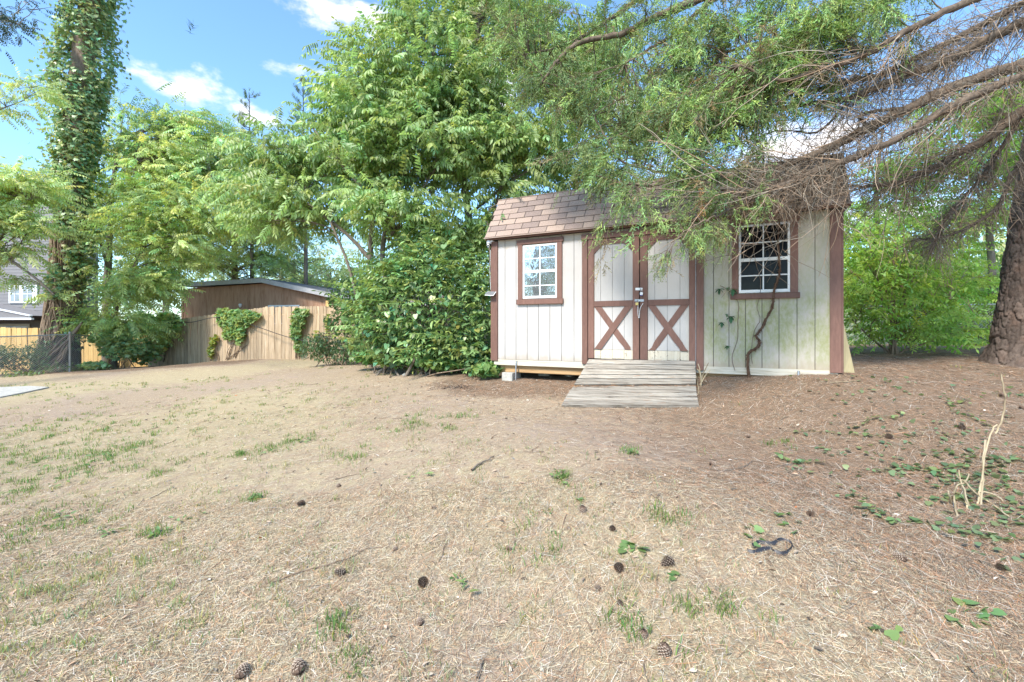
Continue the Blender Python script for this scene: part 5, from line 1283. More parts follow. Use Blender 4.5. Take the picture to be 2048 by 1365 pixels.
# ---- vine-covered thicket left of the shed
b = P(840, 735, 9.8); b.z = tz(b.x, b.y) - .05
root = empty('vine_thicket', b, 0, 'dense thicket of dark heart-leaved vines between the board fence and the shed', 'shrub')
off = -np.array(b)
TH = [(880, 600, 9.6, 95, 115, .9), (810, 620, 9.9, 90, 90, .9), (760, 640, 10.2, 55, 60, .7), (945, 650, 9.0, 36, 85, .45), (870, 530, 9.9, 75, 45, .6), (930, 560, 9.6, 40, 50, .5), (790, 560, 10.2, 50, 40, .5), (900, 690, 9.2, 80, 40, .6), (840, 700, 9.5, 100, 30, .6), (965, 700, 8.55, 28, 50, .25), (720, 590, 10.4, 40, 40, .5), (968, 620, 9.0, 18, 60, .25)]
for _ in range(26):
    e_ = TH[rng.integers(0, 10)]; a_ = rng.uniform(0, 2 * PI); TH.append((e_[0] + math.cos(a_) * e_[3] * .85, e_[1] + math.sin(a_) * e_[4] * .8, e_[2] - e_[5] * .5, rng.uniform(14, 30), rng.uniform(12, 26), .22))
TH = [e_ for e_ in TH if e_[0] + e_[3] < 990]
def surf(ells, n):
    w = np.array([e[3] * e[4] for e in ells], float); w /= w.sum(); k = rng.choice(len(ells), n, p=w)
    v = rng.normal(0, 1, (n, 3)); v /= np.linalg.norm(v, axis=1)[:, None]; v[:, 1] = -np.abs(v[:, 1]) * rng.choice([1, 1, 1, -1], n)
    out = np.zeros((n, 3))
    for i, e in enumerate(ells):
        m = k == i; s = e[2] / F; lump = (1 + .12 * np.sin(v[m, 0] * 9 + i) * np.cos(v[m, 2] * 8) + rng.normal(0, .12, m.sum()) + .12 * np.sin(v[m, 0] * 21 + v[m, 2] * 17) - .35 * (rng.random(m.sum()) ** 2))[:, None]
        out[m] = np.array(P(e[0], e[1], e[2])) + v[m] * lump * np.array([e[3] * s, e[5], e[4] * s])
    return out, v
g = Geo(); pos, v = surf(TH, 5600); zt = terrain(pos[:, 0], pos[:, 1]); ok = (pos[:, 2] > zt + .02) & ~in_shed(pos[:, 0], pos[:, 1], -.1); pos, v = pos[ok], v[ok]
v[:, 2] += .3; half = rng.random(len(pos)) < .55
hang(g, pos[half] + off, v[half], one_leaf('heart'), .115, (.21, .32, .14), .6, .5, .45, .14); hang(g, pos[~half] + off, v[~half], one_leaf('oval'), .13, (.24, .36, .14), .6, .55, .45, .14)
pos, v = surf(TH, 620); zt = terrain(pos[:, 0], pos[:, 1]); ok = (pos[:, 2] > zt + .1) & ~in_shed(pos[:, 0], pos[:, 1], -.25); pos, v = pos[ok], v[ok]; v2 = v + rng.normal(0, .5, v.shape); v2[:, 2] = np.abs(v2[:, 2]) * .3
for k in range(3):
    mk = np.arange(len(pos)) % 3 == k; scatter(g, S_bush[k], pos[mk] + off, rot_from(v2[mk], rng.normal(0, .4, mk.sum())), rng.uniform(1.0, 1.7, mk.sum()), colors(mk.sum(), (.26, .38, .14), .35, .08))
link('foliage', g.mesh('foliage'), M['leaf_gloss'], root)['kind'] = 'stuff'
pos, v = surf(TH[:4] + TH[7:10], 420); v[:, 1] = -np.abs(v[:, 1]); zt = terrain(pos[:, 0], pos[:, 1]); ok = (pos[:, 2] > zt + .05) & ~in_shed(pos[:, 0], pos[:, 1], -.1); pos, v = pos[ok][:290], v[ok][:290]
leaf_objects(root, pos + v * .06, v, 'heart', .15, M['heart'], .6, .4)
g = Geo()
for k in range(46):
    q = np.array(P(rng.uniform(740, 980), 715, rng.uniform(9.0, 10.3))); q[2] = tz(q[0], q[1]) - .05
    if in_shed(np.array([q[0]]), np.array([q[1]]), -.1)[0]: continue
    e = ell_sample([TH[rng.integers(0, 9)]], 1)[0]; bend_tube(g, q + off, e + off, rng.uniform(.01, .035), .006, lift=.12, n=7)
link('stems', g.mesh('stems', True), M['bark'], root)['kind'] = 'stuff'

# ---- smaller shrubs
def shrub(name, label, ells, n, kind, size, col, base, mat='leaf', cat='bush', stems=14, **k):
    b = P(*base); b.z = tz(b.x, b.y) - .05; r = empty(name, b, 0, label, cat); off = -np.array(b); g = Geo(); pos = ell_sample(ells, n, .4); zt = terrain(pos[:, 0], pos[:, 1]); pos = pos[pos[:, 2] > zt + .01]
    c = np.mean([np.array(P(*e[:3])) for e in ells], axis=0); v = pos - c; v[:, 1] -= .4; v[:, 2] += .2
    hang(g, pos + off, v, one_leaf(kind), size, col, .35, .6, .35, .1); link('foliage', g.mesh('foliage'), M[mat], r)
    g = Geo()
    for _ in range(stems):
        e = pos[rng.integers(0, len(pos))]; q = np.array(b) + np.array([rng.normal(0, .25), rng.normal(0, .1), 0]); bend_tube(g, q + off, e + off, .014, .004, lift=.1, sides=4)
    link('stems', g.mesh('stems', True), M['bark_vine'], r); return r
shrub('low_shrub', 'low dark shrub at the foot of the board fence', [(665, 700, 13.0, 70, 26, .5), (640, 690, 13.1, 40, 25, .4), (710, 700, 12.4, 50, 30, .4)], 2600, 'oval', .10, (.11, .18, .08), (665, 722, 13.0), 'leaf_gloss')
shrub('tall_sumac', 'feathery lighter shrub in front of the right end of the board fence', [(700, 640, 12.6, 50, 40, .5), (740, 600, 12.2, 40, 50, .4), (690, 590, 12.8, 35, 35, .3), (735, 690, 11.8, 40, 30, .4)], 2200, 'oval', .14, (.18, .30, .11), (720, 722, 12.2))
shrub('ground_vines', 'trailing vines creeping over the lawn edge below the thicket', [(820, 722, 9.4, 70, 12, .35), (900, 726, 8.9, 70, 12, .3), (975, 738, 8.1, 30, 12, .2), (760, 716, 10.2, 60, 12, .3)], 1500, 'heart', .11, (.20, .33, .11), (860, 735, 9.1), stems=10)
shrub('fence_bush', 'dense low bush in front of the yellow pine fence', [(30, 715, 15.6, 70, 26, .5), (85, 705, 16.0, 35, 26, .4), (-40, 710, 15.0, 60, 28, .5)], 3200, 'oval', .11, (.14, .20, .08), (40, 745, 15.6), 'leaf_gloss')
shrub('chain_link_shrub', 'blue green shrub growing through the chain link right of its post', [(245, 695, 16.4, 45, 24, .4), (215, 680, 16.2, 35, 18, .3), (290, 705, 17.4, 35, 24, .4), (190, 730, 15.8, 30, 8, .3)], 1900, 'lobed', .14, (.36, .47, .24), (245, 742, 16.6))
shrub('trailing_weeds', 'light trailing weeds around the foot of the ivy clad pine', [(110, 735, 15.6, 50, 10, .4), (40, 748, 14.4, 50, 8, .4), (180, 738, 15.8, 60, 8, .3)], 650, 'oval', .10, (.16, .24, .09), (110, 745, 15.6), cat='weeds', stems=24)

# vines on the board fence
def fdist(px): return float(np.interp(px, [296, 335, 440, 530, 690, 1010], [19.0, 18.5, 17.2, 16.3, 15.4, 14.2])) - .10
def fence_vine(label, blobs, n, size, col, roots, red=False, name='fence_vine'):
    px0 = blobs[0][0]; b = P(px0, 715, fdist(px0)); b.z = tz(b.x, b.y); r = empty(name, b, 0, label, 'vine'); off = -np.array(b); g = Geo()
    w = np.array([q[2] * q[3] for q in blobs], float); w /= w.sum(); k = rng.choice(len(blobs), n, p=w); a = rng.uniform(0, 2 * PI, n); rr = rng.random(n) ** .6
    px = np.array([blobs[i][0] for i in k]) + np.cos(a) * rr * np.array([blobs[i][2] for i in k]); py = np.array([blobs[i][1] for i in k]) + np.sin(a) * rr * np.array([blobs[i][3] for i in k])
    d = np.array([fdist(q) for q in px]) - rng.uniform(0, .25, n) * (1 - rr * .6); pos = np.stack([(px - CX) / F * d, d, CAM_H + (CY - py) / F * d], -1)
    hang(g, pos + off, np.tile([-.2, -1, .3], (n, 1)) + rng.normal(0, .4, (n, 3)), one_leaf('lobed'), size, col, .55, .4, .3, .12); link('leaves', g.mesh('leaves'), M['leaf'], r)['kind'] = 'stuff'
    g = Geo()
    for (x0, y0, x1, y1) in roots:
        for q in range(3):
            p0 = P(x0 + rng.uniform(-4, 4), y0, fdist(x0) + .05); p1 = P(x1 + rng.uniform(-6, 6), y1, fdist(x1) + .03); bend_tube(g, np.array(p0) + off, np.array(p1) + off, .012, .006, lift=.02, sides=4)
    link('stems', g.mesh('stems', True), M['bark_vine'], r)
fence_vine('large light green vine spilling over the middle of the board fence', [(470, 640, 34, 22), (450, 628, 16, 12), (495, 632, 22, 12), (462, 665, 16, 14), (480, 668, 8, 20), (512, 630, 10, 5)], 1100, .16, (.29, .40, .15), [(455, 718, 475, 660), (470, 716, 480, 670), (452, 720, 490, 690)])
fence_vine('narrow vine climbing the board fence right of the large one', [(596, 640, 13, 24), (592, 665, 10, 16), (606, 625, 12, 9), (596, 690, 6, 14)], 520, .14, (.23, .33, .12), [(596, 718, 598, 640), (590, 716, 600, 680)])
fence_vine('thin yellowish vine at the foot of the board fence', [(425, 685, 7, 10), (422, 705, 6, 12), (432, 676, 6, 5)], 160, .11, (.33, .36, .08), [(420, 722, 428, 680), (437, 722, 434, 690)])
fence_vine('thin yellow green vine near the right end of the board fence', [(655, 645, 5, 20), (632, 670, 4, 12), (640, 690, 5, 8)], 120, .10, (.26, .32, .08), [(655, 715, 655, 640)])
fence_vine('dark ivy clump with pale tips on the left corner of the board fence', [(335, 640, 26, 16), (310, 655, 26, 22), (325, 680, 14, 22), (290, 640, 22, 14), (352, 650, 10, 18)], 1200, .16, (.42, .54, .22), [(310, 720, 320, 660), (325, 725, 335, 660)])

# ------------------------------------------------------------------ scaly pine trunk at right
axis = [(2046, 745, 6.75), (2047, 728, 6.75), (2050, 690, 6.75), (2054, 640, 6.75), (2067, 520, 6.75), (2084, 400, 6.75), (2106, 250, 6.75), (2125, 60, 6.75), (2150, -160, 6.75), (2165, -400, 6.75), (2170, -700, 6.75)]
b = P(*axis[0]); gz = tz(b.x, b.y); b.z = gz - .1
root = empty('scaly_pine', b, 0, 'thick pine trunk with deep scaly bark at the right edge', 'tree')
ax = smooth_path([P(*q) for q in axis], 60); ax[:, 2] = np.maximum(ax[:, 2], gz - .1); 
keep = np.concatenate([[True], np.diff(ax[:, 2]) > .001]); ax = ax[keep]
nseg = 160; low = ax[ax[:, 2] < 6.0]; high = ax[ax[:, 2] >= 6.0]
zs = np.linspace(gz - .1, 6.0, 400); pts = np.stack([np.interp(zs, ax[:, 2], ax[:, 0]), np.interp(zs, ax[:, 2], ax[:, 1]), zs], -1)
R0 = np.interp(zs, [gz - .1, gz + .08, gz + .3, gz + 1, gz + 3, 8], [.52, .43, .355, .315, .285, .27])
th = np.arange(nseg) * 2 * PI / nseg; TH_, ZZ = np.meshgrid(th, zs)
# bark plates: cells of a jittered lattice; depth falls off at the cell borders
def plates(a, z, su=17, sv=5.6, seed=3):
    u = a / (2 * PI) * su + .35 * np.sin(z * 7 + 2 * np.sin(a * 3)) * np.sin(z * 3.1 + 1) ; v = z * sv + .5 * np.sin(a * 5 + z * 3) + .25 * np.sin(a * 13 - z * 5); iu = np.floor(u); iv = np.floor(v); d1 = np.full(u.shape, 9.0); d2 = np.full(u.shape, 9.0); idn = np.zeros(u.shape)
    for du in (-1, 0, 1):
        for dv in (-1, 0, 1):
            cu = iu + du; cv = iv + dv; h = np.abs(np.sin((cu % su) * 127.1 + cv * 311.7 + seed) * 43758.5453) % 1; h2 = np.abs(np.sin((cu % su) * 269.5 + cv * 183.3 + seed) * 43758.5453) % 1
            d = np.hypot((cu + .15 + .7 * h - u), (cv + .15 + .7 * h2 - v) * 1.0); m = d < d1; d2 = np.where(m, d1, np.minimum(d2, d)); idn = np.where(m, h, idn); d1 = np.minimum(d1, d)
    return d2 - d1, idn
e1, id1 = plates(TH_, ZZ); e2, id2 = plates(TH_, ZZ, 43, 16.0, 9)
relief = .026 * sstep(.03, .15, e1) * (.45 + .9 * id1) + .009 * sstep(.02, .14, e2) * (.3 + id2) + rng.normal(0, .0022, TH_.shape)
RR = R0[:, None] * (1 + .05 * np.sin(TH_ * 3 + 1) * np.exp(-(ZZ - gz) * 1.5)) + relief - .03
V = np.stack([pts[:, 0][:, None] + RR * np.cos(TH_), pts[:, 1][:, None] + RR * np.sin(TH_), ZZ], -1) - np.array(b)
i = np.arange(len(zs) - 1)[:, None] * nseg; j = np.arange(nseg)[None]; j2 = (j + 1) % nseg
tone = (.75 + .5 * id1)[..., None] * np.array([.30, .235, .20]) * (.35 + .65 * sstep(.0, .2, e1))[..., None] * 0 + (.8 + .4 * id1)[..., None] * np.array([.125, .098, .083])
g = Geo(); g.add(V.reshape(-1, 3), np.stack([i + j, i + j2, i + nseg + j2, i + nseg + j], -1).reshape(-1, 4), tone.reshape(-1, 3))
hp = high - np.array(b); hp = np.concatenate([[pts[-1] - np.array(b)], hp[::12]]); tube_geo(g, hp, np.linspace(.30, .14, len(hp)), 24, (.15, .112, .092))
def mat_plate():
    m, nt, out = new_mat('scaly_pine_bark'); a = N(nt, 'ShaderNodeAttribute', attribute_name='Col'); n1 = noise_n(nt, 22, 7, (1, 1, .5), rough=.75); n2 = noise_n(nt, 4, 4)
    c = mixrgb(nt, 1.0, a.outputs[0], ramp(nt, n1, [(.3, (.45, .42, .42)), (.55, (1, .98, .96)), (.75, (1.4, 1.32, 1.25))]), 'MULTIPLY'); c = mixrgb(nt, math_n(nt, 'MULTIPLY', ramp(nt, n2, [(.5, 0.0), (.7, 1.0)]), .35), c, (.20, .12, .085))
    principled(nt, out, c, .92, bump(nt, n1, .7, .012), spec=.15); return m
link('trunk', g.mesh('trunk', False), mat_plate(), root)
g = Geo(); top = np.array(P(*axis[-1])) - np.array(b); pos = top + rng.normal(0, 1, (600, 3)) * np.array([1.6, 1.6, 1.2]); scatter(g, S_needle[1], pos, rot_from(rng.normal(0, 1, (600, 3)), rng.random(600)), 1.6, colors(600, (.06, .10, .04))); link('crown', g.mesh('crown'), M['leaf_far'], root)

# ------------------------------------------------------------------ old cedar whose limbs sweep across from the right
cb = Vector((7.6, 5.2, tz(7.6, 5.2) - .1)); cz0 = cb.z
root = empty('old_cedar', cb, 0, 'old cedar reaching over the shed with ragged limbs, dead twigs and green sprays', 'tree'); off = -np.array(cb)
g = Geo(); tr = smooth_path([cb, (7.55, 5.2, 2.5), (7.4, 5.3, 5), (7.2, 5.4, 8), (7.1, 5.5, 12)], 12); tube_geo(g, tr + off, np.linspace(.36, .14, len(tr)), 20, rough=.08); link('trunk', g.mesh('trunk', True), M['bark_cedar'], root)
TA = lambda z: (7.4, 5.3, z)
limbs = [
 ([TA(4.3), (2160, 95, 5.3), (2048, 128, 5.2), (1930, 165, 5.2), (1820, 215, 5.2), (1720, 265, 5.2), (1640, 305, 5.15), (1560, 332, 5.1), (1470, 352, 5.1), (1400, 362, 5.15)], .075, .022, 'm'),
 ([TA(4.1), (2160, 120, 5.1), (2048, 152, 5.0), (1985, 175, 5.0), (1900, 215, 5.0), (1800, 275, 5.0), (1700, 318, 5.0), (1620, 348, 5.0), (1560, 372, 4.95), (1500, 386, 4.95), (1440, 378, 5.0), (1405, 366, 5.05)], .05, .024, 'm'),
 ([TA(4.7), (2160, 10, 5.4), (2048, 45, 5.4), (1960, 85, 5.4), (1880, 128, 5.4), (1800, 155, 5.4), (1700, 195, 5.45), (1620, 207, 5.5), (1540, 225, 5.55)], .065, .018, 'm'),
 ([TA(3.5), (2150, 190, 5.8), (2048, 222, 5.8), (1970, 280, 5.8), (1920, 305, 5.8), (1850, 345, 5.8), (1780, 370, 5.8), (1700, 372, 5.8)], .08, .014, 'd'),
 ([TA(5.2), (2150, -40, 5.6), (2048, 6, 5.6), (1950, 58, 5.6), (1850, 108, 5.6), (1760, 150, 5.6), (1690, 162, 5.6), (1600, 190, 5.65)], .05, .014, 'm'),
 ([TA(7.8), (1900, -330, 6.2), (1650, -130, 6.2), (1500, -40, 6.2), (1396, 0, 6.2), (1296, 42, 6.2), (1248, 66, 6.2), (1158, 87, 6.2), (1119, 118, 6.2), (1085, 165, 6.25)], .085, .016, 'g'),
 ([TA(8.4), (1700, -300, 6.7), (1450, -120, 6.7), (1274, 0, 6.7), (1197, 55, 6.7), (1130, 90, 6.7), (1050, 110, 6.7)], .06, .012, 'g'),
 ([TA(7.0), (1850, -220, 6.0), (1600, -90, 6.0), (1429, 0, 6.0), (1358, 64, 6.0), (1313, 90, 6.0), (1250, 128, 6.0)], .05, .012, 'g'),
 ([(1455, 382, 5.0), (1410, 366, 5.2), (1377, 358, 5.4), (1330, 345, 5.6), (1245, 325, 5.8), (1215, 280, 5.9), (1184, 225, 6.0)], .022, .010, 'g'),
 ([(1377, 358, 5.4), (1310, 372, 5.5), (1240, 365, 5.6), (1190, 350, 5.7)], .018, .008, 'g'),
 ([TA(6.2), (2000, -90, 5.6), (1850, -30, 5.5), (1740, 20, 5.5), (1640, 60, 5.5), (1540, 80, 5.5), (1450, 105, 5.6)], .055, .014, 'g'),
 ([TA(5.8), (2000, -20, 5.0), (1840, 50, 4.9), (1730, 110, 4.9), (1640, 140, 4.9), (1560, 160, 4.95), (1480, 130, 5.0)], .045, .012, 'g'),
 ([(1820, 215, 5.2), (1725, 228, 5.2), (1735, 255, 5.2), (1750, 262, 5.2)], .02, .01, 'x'),
 ([(1560, 372, 4.95), (1500, 400, 4.9), (1440, 430, 4.85), (1390, 450, 4.8), (1350, 480, 4.8)], .014, .006, 'g'),
 ([(1700, 195, 5.45), (1640, 262, 5.4), (1560, 262, 5.4), (1470, 290, 5.4)], .014, .007, 'x'),
 ([TA(3.2), (2120, 260, 6.1), (2030, 340, 6.1), (1990, 420, 6.1), (1900, 470, 6.2), (1830, 480, 6.3)], .04, .01, 'd'),
 ([(2048, 222, 5.8), (2000, 300, 6.0), (1950, 370, 6.1), (1890, 440, 6.2), (1866, 490, 6.2)], .03, .008, 'd'),
]
LP = []
for (pts, r0, r1, kd) in limbs:
    q = [Vector(p) if (isinstance(p[0], float) and p[0] < 20) else P(*p) for p in pts]
    p = smooth_path(q, 8, .006); rad = np.interp(np.linspace(0, 1, len(p)), [0, 1], [r0, r1]); g = Geo(); tube_geo(g, p + off, rad, 9, rough=.12)
    link('limb', g.mesh('limb', True), M['bark_cedar'], root); LP.append((p, kd, rad))
# dead twigs hanging from the limbs
g = Geo(); tan = lambda n: colors(n, (.25, .195, .145), .6, .05)
def twig(q, d, L, r0, n=5, curl=.5, sag=.6, sub=2):
    lim = 1660 if (CY - (q[2] - CAM_H) / q[1] * F) < 300 else 1480
    if q[0] / q[1] * F + CX < lim and rng.random() < .85: return
    d = d / (np.linalg.norm(d) + 1e-9); pts = [q]; cur = d.copy(); ax_ = rng.normal(0, 1, 3); st = L / (n - 1)
    for k in range(n - 1):
        cur = cur + rng.normal(0, .16, 3) + curl * st * ax_ + np.array([0, 0, -sag * st]); cur /= np.linalg.norm(cur); pts.append(pts[-1] + cur * st)
    tube_geo(g, np.array(pts) + off, np.linspace(r0, r0 * .4, n), 3, tan(1)[0])
    for _ in range(sub):
        k = rng.integers(1, n - 1); twig(pts[k], cur + rng.normal(0, .8, 3), L * rng.uniform(.3, .6), r0 * .6, 4, curl, sag, 0)
for (p, kd, rad) in LP:
    if kd == 'g': cnt, L0, L1 = 45, .15, .5
    elif kd == 'm': cnt, L0, L1 = 600, .12, .52
    elif kd == 'd': cnt, L0, L1 = 420, .12, .55
    else: cnt, L0, L1 = 90, .1, .35
    seg = np.linalg.norm(np.diff(p, axis=0), axis=1); cum = np.r_[0, np.cumsum(seg)]
    for _ in range(cnt):
        t = rng.uniform(.12, 1) ** .8 * cum[-1]; k = min(np.searchsorted(cum, t), len(p) - 1); dirn = p[min(k + 1, len(p) - 1)] - p[k - 1]; dirn /= np.linalg.norm(dirn) + 1e-9
        w = rng.random(); d = dirn * rng.uniform(.2, 1.2) + rng.normal(0, .5, 3) + np.array([0, 0, -.75 if w < .7 else .35])
        twig(p[k] + rng.normal(0, .01, 3), d, rng.uniform(L0, L1), rng.uniform(.0022, .0045), 6, rng.uniform(-1.5, 1.5), rng.uniform(.2, 1.6), 2 if kd != 'g' else 1)
# long straight side shoots running with the limbs
for _ in range(420):
    p, kd, rad = LP[rng.choice([0, 1, 2, 4, 3, 11])]; k = rng.integers(len(p) // 5, len(p) - 6); d = p[k + 4] - p[k]
    twig(p[k], d / np.linalg.norm(d) + rng.normal(0, .22, 3), rng.uniform(.6, 1.6), rng.uniform(.003, .008), 8, .15, .12, 5)
# mat of dead twigs heaped above the shed's right half
hq = ell_sample([(1600, 385, 5.05, 75, 28, .2), (1500, 400, 5.0, 80, 25, .15), (1560, 350, 5.1, 80, 20, .2), (1660, 355, 5.1, 40, 30, .2), (1420, 395, 5.0, 50, 22, .15)], 750, .4)
for q in hq: twig(q, rng.normal(0, 1, 3) + np.array([-.3, 0, -.7]), rng.uniform(.15, .5), .003, 6, rng.uniform(-2, 2), rng.uniform(.5, 2), 1)
link('dead_twigs', g.mesh('dead_twigs'), M['twig'], root)['kind'] = 'stuff'
# green sprays
S_ced = [cedar_sprig(s) for s in range(5)]
G_E = [(1080, 130, 6.6, 95, 80, .6), (1180, 170, 6.3, 110, 75, .6), (1290, 210, 6.1, 95, 75, .5), (1230, 60, 6.5, 120, 55, .6), (1060, 50, 6.8, 70, 50, .5), (1450, 130, 5.7, 100, 90, .5), (1560, 110, 5.4, 100, 80, .5), (1650, 60, 5.3, 110, 60, .5), (1760, 20, 5.3, 90, 40, .4), (1480, 230, 5.5, 80, 60, .35), (1400, 290, 5.4, 55, 50, .35),
       (1240, 330, 5.8, 60, 35, .3), (1320, 385, 5.4, 75, 38, .3), (1390, 330, 5.3, 50, 35, .3), (1440, 390, 5.0, 40, 30, .2), (1360, 30, 6.0, 120, 45, .5), (1600, 180, 5.3, 50, 45, .3), (1180, 290, 6.1, 45, 40, .3), (1350, 120, 6.0, 70, 60, .4), (1230, 410, 5.6, 35, 16, .2), (1500, 20, 5.7, 120, 50, .5), (1480, 180, 5.2, 90, 80, .3), (1600, 100, 5.2, 90, 60, .3), (1700, 60, 5.0, 80, 50, .3), (1500, 300, 5.2, 50, 40, .25), (1430, 340, 5.1, 50, 30, .25), (1380, 240, 5.5, 80, 60, .35)]
extra = [(1335, 505, 4.75, 30, 34, .12, 1), (1385, 480, 4.8, 26, 26, .12, 1), (1430, 455, 4.85, 28, 22, .1, 1), (1510, 395, 4.85, 34, 14, .1, 1), (1370, 430, 4.9, 35, 22, .12, 1)]
g2 = Geo(); g = Geo(); allp = np.concatenate([p for p, kd, rad in LP])
nb = 400; C = np.concatenate([ell_sample(G_E, nb, .42), ell_sample(extra, 26, .5)])
for i, c in enumerate(C):
    k = int(np.argmin(np.linalg.norm(allp - c, axis=1) + .5 * np.clip(allp[:, 2] * 0 + c[2] - allp[:, 2], -9, 0) * 0)); q = allp[k]
    small = i >= nb; path = bend_tube(g, q + off, c + off, .009 if not small else .004, .003, lift=.10, sides=4)
    o = (c - q); L = np.linalg.norm(o) + 1e-6; o = o / L; o[2] -= .35
    for s in range(3):                                        # side twigs carrying the sprigs
        e = c + (o * .5 + rng.normal(0, .55, 3) + np.array([-.25, 0, -.25])) * (.30 if not small else .12); bend_tube(g, path[-2], e + off, .004, .002, lift=.03, sides=3)
        m = rng.integers(8, 15) if not small else rng.integers(5, 9); t = rng.uniform(.1, 1.05, m)[:, None]; pp = c + (e - c) * t + rng.normal(0, .035 if not small else .02, (m, 3))
        d = np.tile((e - c) / (np.linalg.norm(e - c) + 1e-6), (m, 1)) + rng.normal(0, .55, (m, 3)) + np.array([0, 0, -.25])
        u = rng.random(); rt = c[0] / c[1] * F + CX > 1370; base = (.34, .47, .17) if u < (.55 if rt else .28) else ((.19, .255, .105) if u < .86 else (.27, .22, .13))
        scatter(g2, S_ced[(i + s) % 5], pp + off, rot_from(d, rng.uniform(-1.5, 1.5, m)), (.95 if not small else .6) * rng.uniform(.75, 1.2, m), colors(m, base, .25, .08), .2)
link('branchlets', g.mesh('branchlets'), M['bark_cedar'], root)['kind'] = 'stuff'
link('green_sprays', g2.mesh('green_sprays'), M['cedar'], root)['kind'] = 'stuff'
# a dead brown tassel hanging from the lower limb
g = Geo(); c = np.array(P(1402, 372, 5.0)); m = 26; scatter(g, S_ced[1], c + off + np.stack([rng.normal(0, .012, m), rng.normal(0, .012, m), -rng.uniform(0, .2, m)], -1), rot_from(np.tile([0, 0, -1.0], (m, 1)) + rng.normal(0, .2, (m, 3)), rng.random(m) * 6), .7, colors(m, (.42, .22, .09), .2, .05)); link('dead_tassel', g.mesh('dead_tassel'), M['litter'], root)

# ------------------------------------------------------------------ climbers on the shed wall
def wallpt(px, py, o): s, z = fp(px, py, o); return shed_world(s, -o, z)
b = wallpt(1497, 744, .04); b.z = tz(b.x, b.y) - .02
root = empty('climbing_vine', b, 0, 'thick crooked hairy vine climbing the mossy wall and across the dark window', 'vine'); off = -np.array(b)
vp = [b] + [wallpt(x, y, .045) for x, y in ((1496, 718), (1500, 704), (1514, 696), (1519, 684), (1513, 672), (1524, 655), (1534, 635), (1545, 612), (1547, 588), (1553, 565), (1559, 545), (1558, 510), (1556, 470), (1560, 430), (1556, 395))]
p = smooth_path(vp, 6, .003); g = Geo(); tube_geo(g, p + off, np.linspace(.019, .008, len(p)), 8, rough=.3); link('stem', g.mesh('stem', True), M['wall_vine'], root)
g = Geo()
for k in range(520):
    q = p[rng.integers(0, int(len(p) * .8))]; d = rng.normal(0, 1, 3); d /= np.linalg.norm(d); tube_geo(g, [q + off + d * .008, q + off + d * rng.uniform(.02, .042) + [0, 0, -.01]], [.0028, .001], 3, (.16, .085, .05))
link('hairs', g.mesh('hairs'), M['twig'], root)['kind'] = 'stuff'
def thin_vine(label, pts, r, leaves):
    q = [wallpt(x, y, .02) for x, y in pts]; b = q[0].copy(); root = empty('creeper', b, 0, label, 'vine'); off = -np.array(b); g = Geo(); p = smooth_path(q, 5, .002); tube_geo(g, p + off, r, 5); link('stem', g.mesh('stem', True), M['bark_vine'], root)
    v, f = leaf_shape('oval'); me = bpy.data.meshes.new('leaf'); me.from_pydata([tuple(a) for a in v], [], [tuple(int(i) for i in k) for k in f]); me.materials.append(M['creeper'])
    for (px, py, sz) in leaves:
        c = wallpt(px, py, .06)
        for k, a in enumerate((-1.5, -.8, -.1, .6, 1.35)):
            o = bpy.data.objects.new('leaf', me); COL.objects.link(o); o.parent = root; L = sz * (1 - .18 * abs(k - 2)) * rng.uniform(.9, 1.1)
            dn = Vector((math.sin(a + rng.normal(0, .15)) * U[0] - IN[0] * .35, math.sin(a) * U[1] - IN[1] * .35, -math.cos(a) * .9)); R = rot_from(np.array([dn]), np.array([rng.normal(0, .2)]))[0]
            o.matrix_local = Matrix.Translation(c + Vector(off)) @ Matrix([list(x) for x in R]).to_4x4() @ Matrix.Diagonal((L, L * 1.15, L, 1))
thin_vine('thin creeper with clusters of dark green leaflets on the mossy wall left of the window', [(1470, 742), (1464, 715), (1475, 680), (1476, 640), (1477, 610), (1466, 590), (1450, 577), (1440, 572)], .004, [(1440, 578, .10), (1466, 578, .11), (1456, 575, .06), (1462, 633, .10), (1444, 645, .09), (1455, 692, .07), (1453, 628, .05)])
thin_vine('bare thread-like vine rising to the dark window beside the thick one', [(1505, 728), (1503, 700), (1508, 665), (1520, 640), (1514, 615), (1519, 595), (1521, 560), (1510, 520), (1505, 470)], .0035, [])
thin_vine('bare reddish tendril hanging on the brown door casing', [(1396, 705), (1405, 690), (1407, 660), (1404, 610), (1400, 560), (1404, 500)], .0035, [])

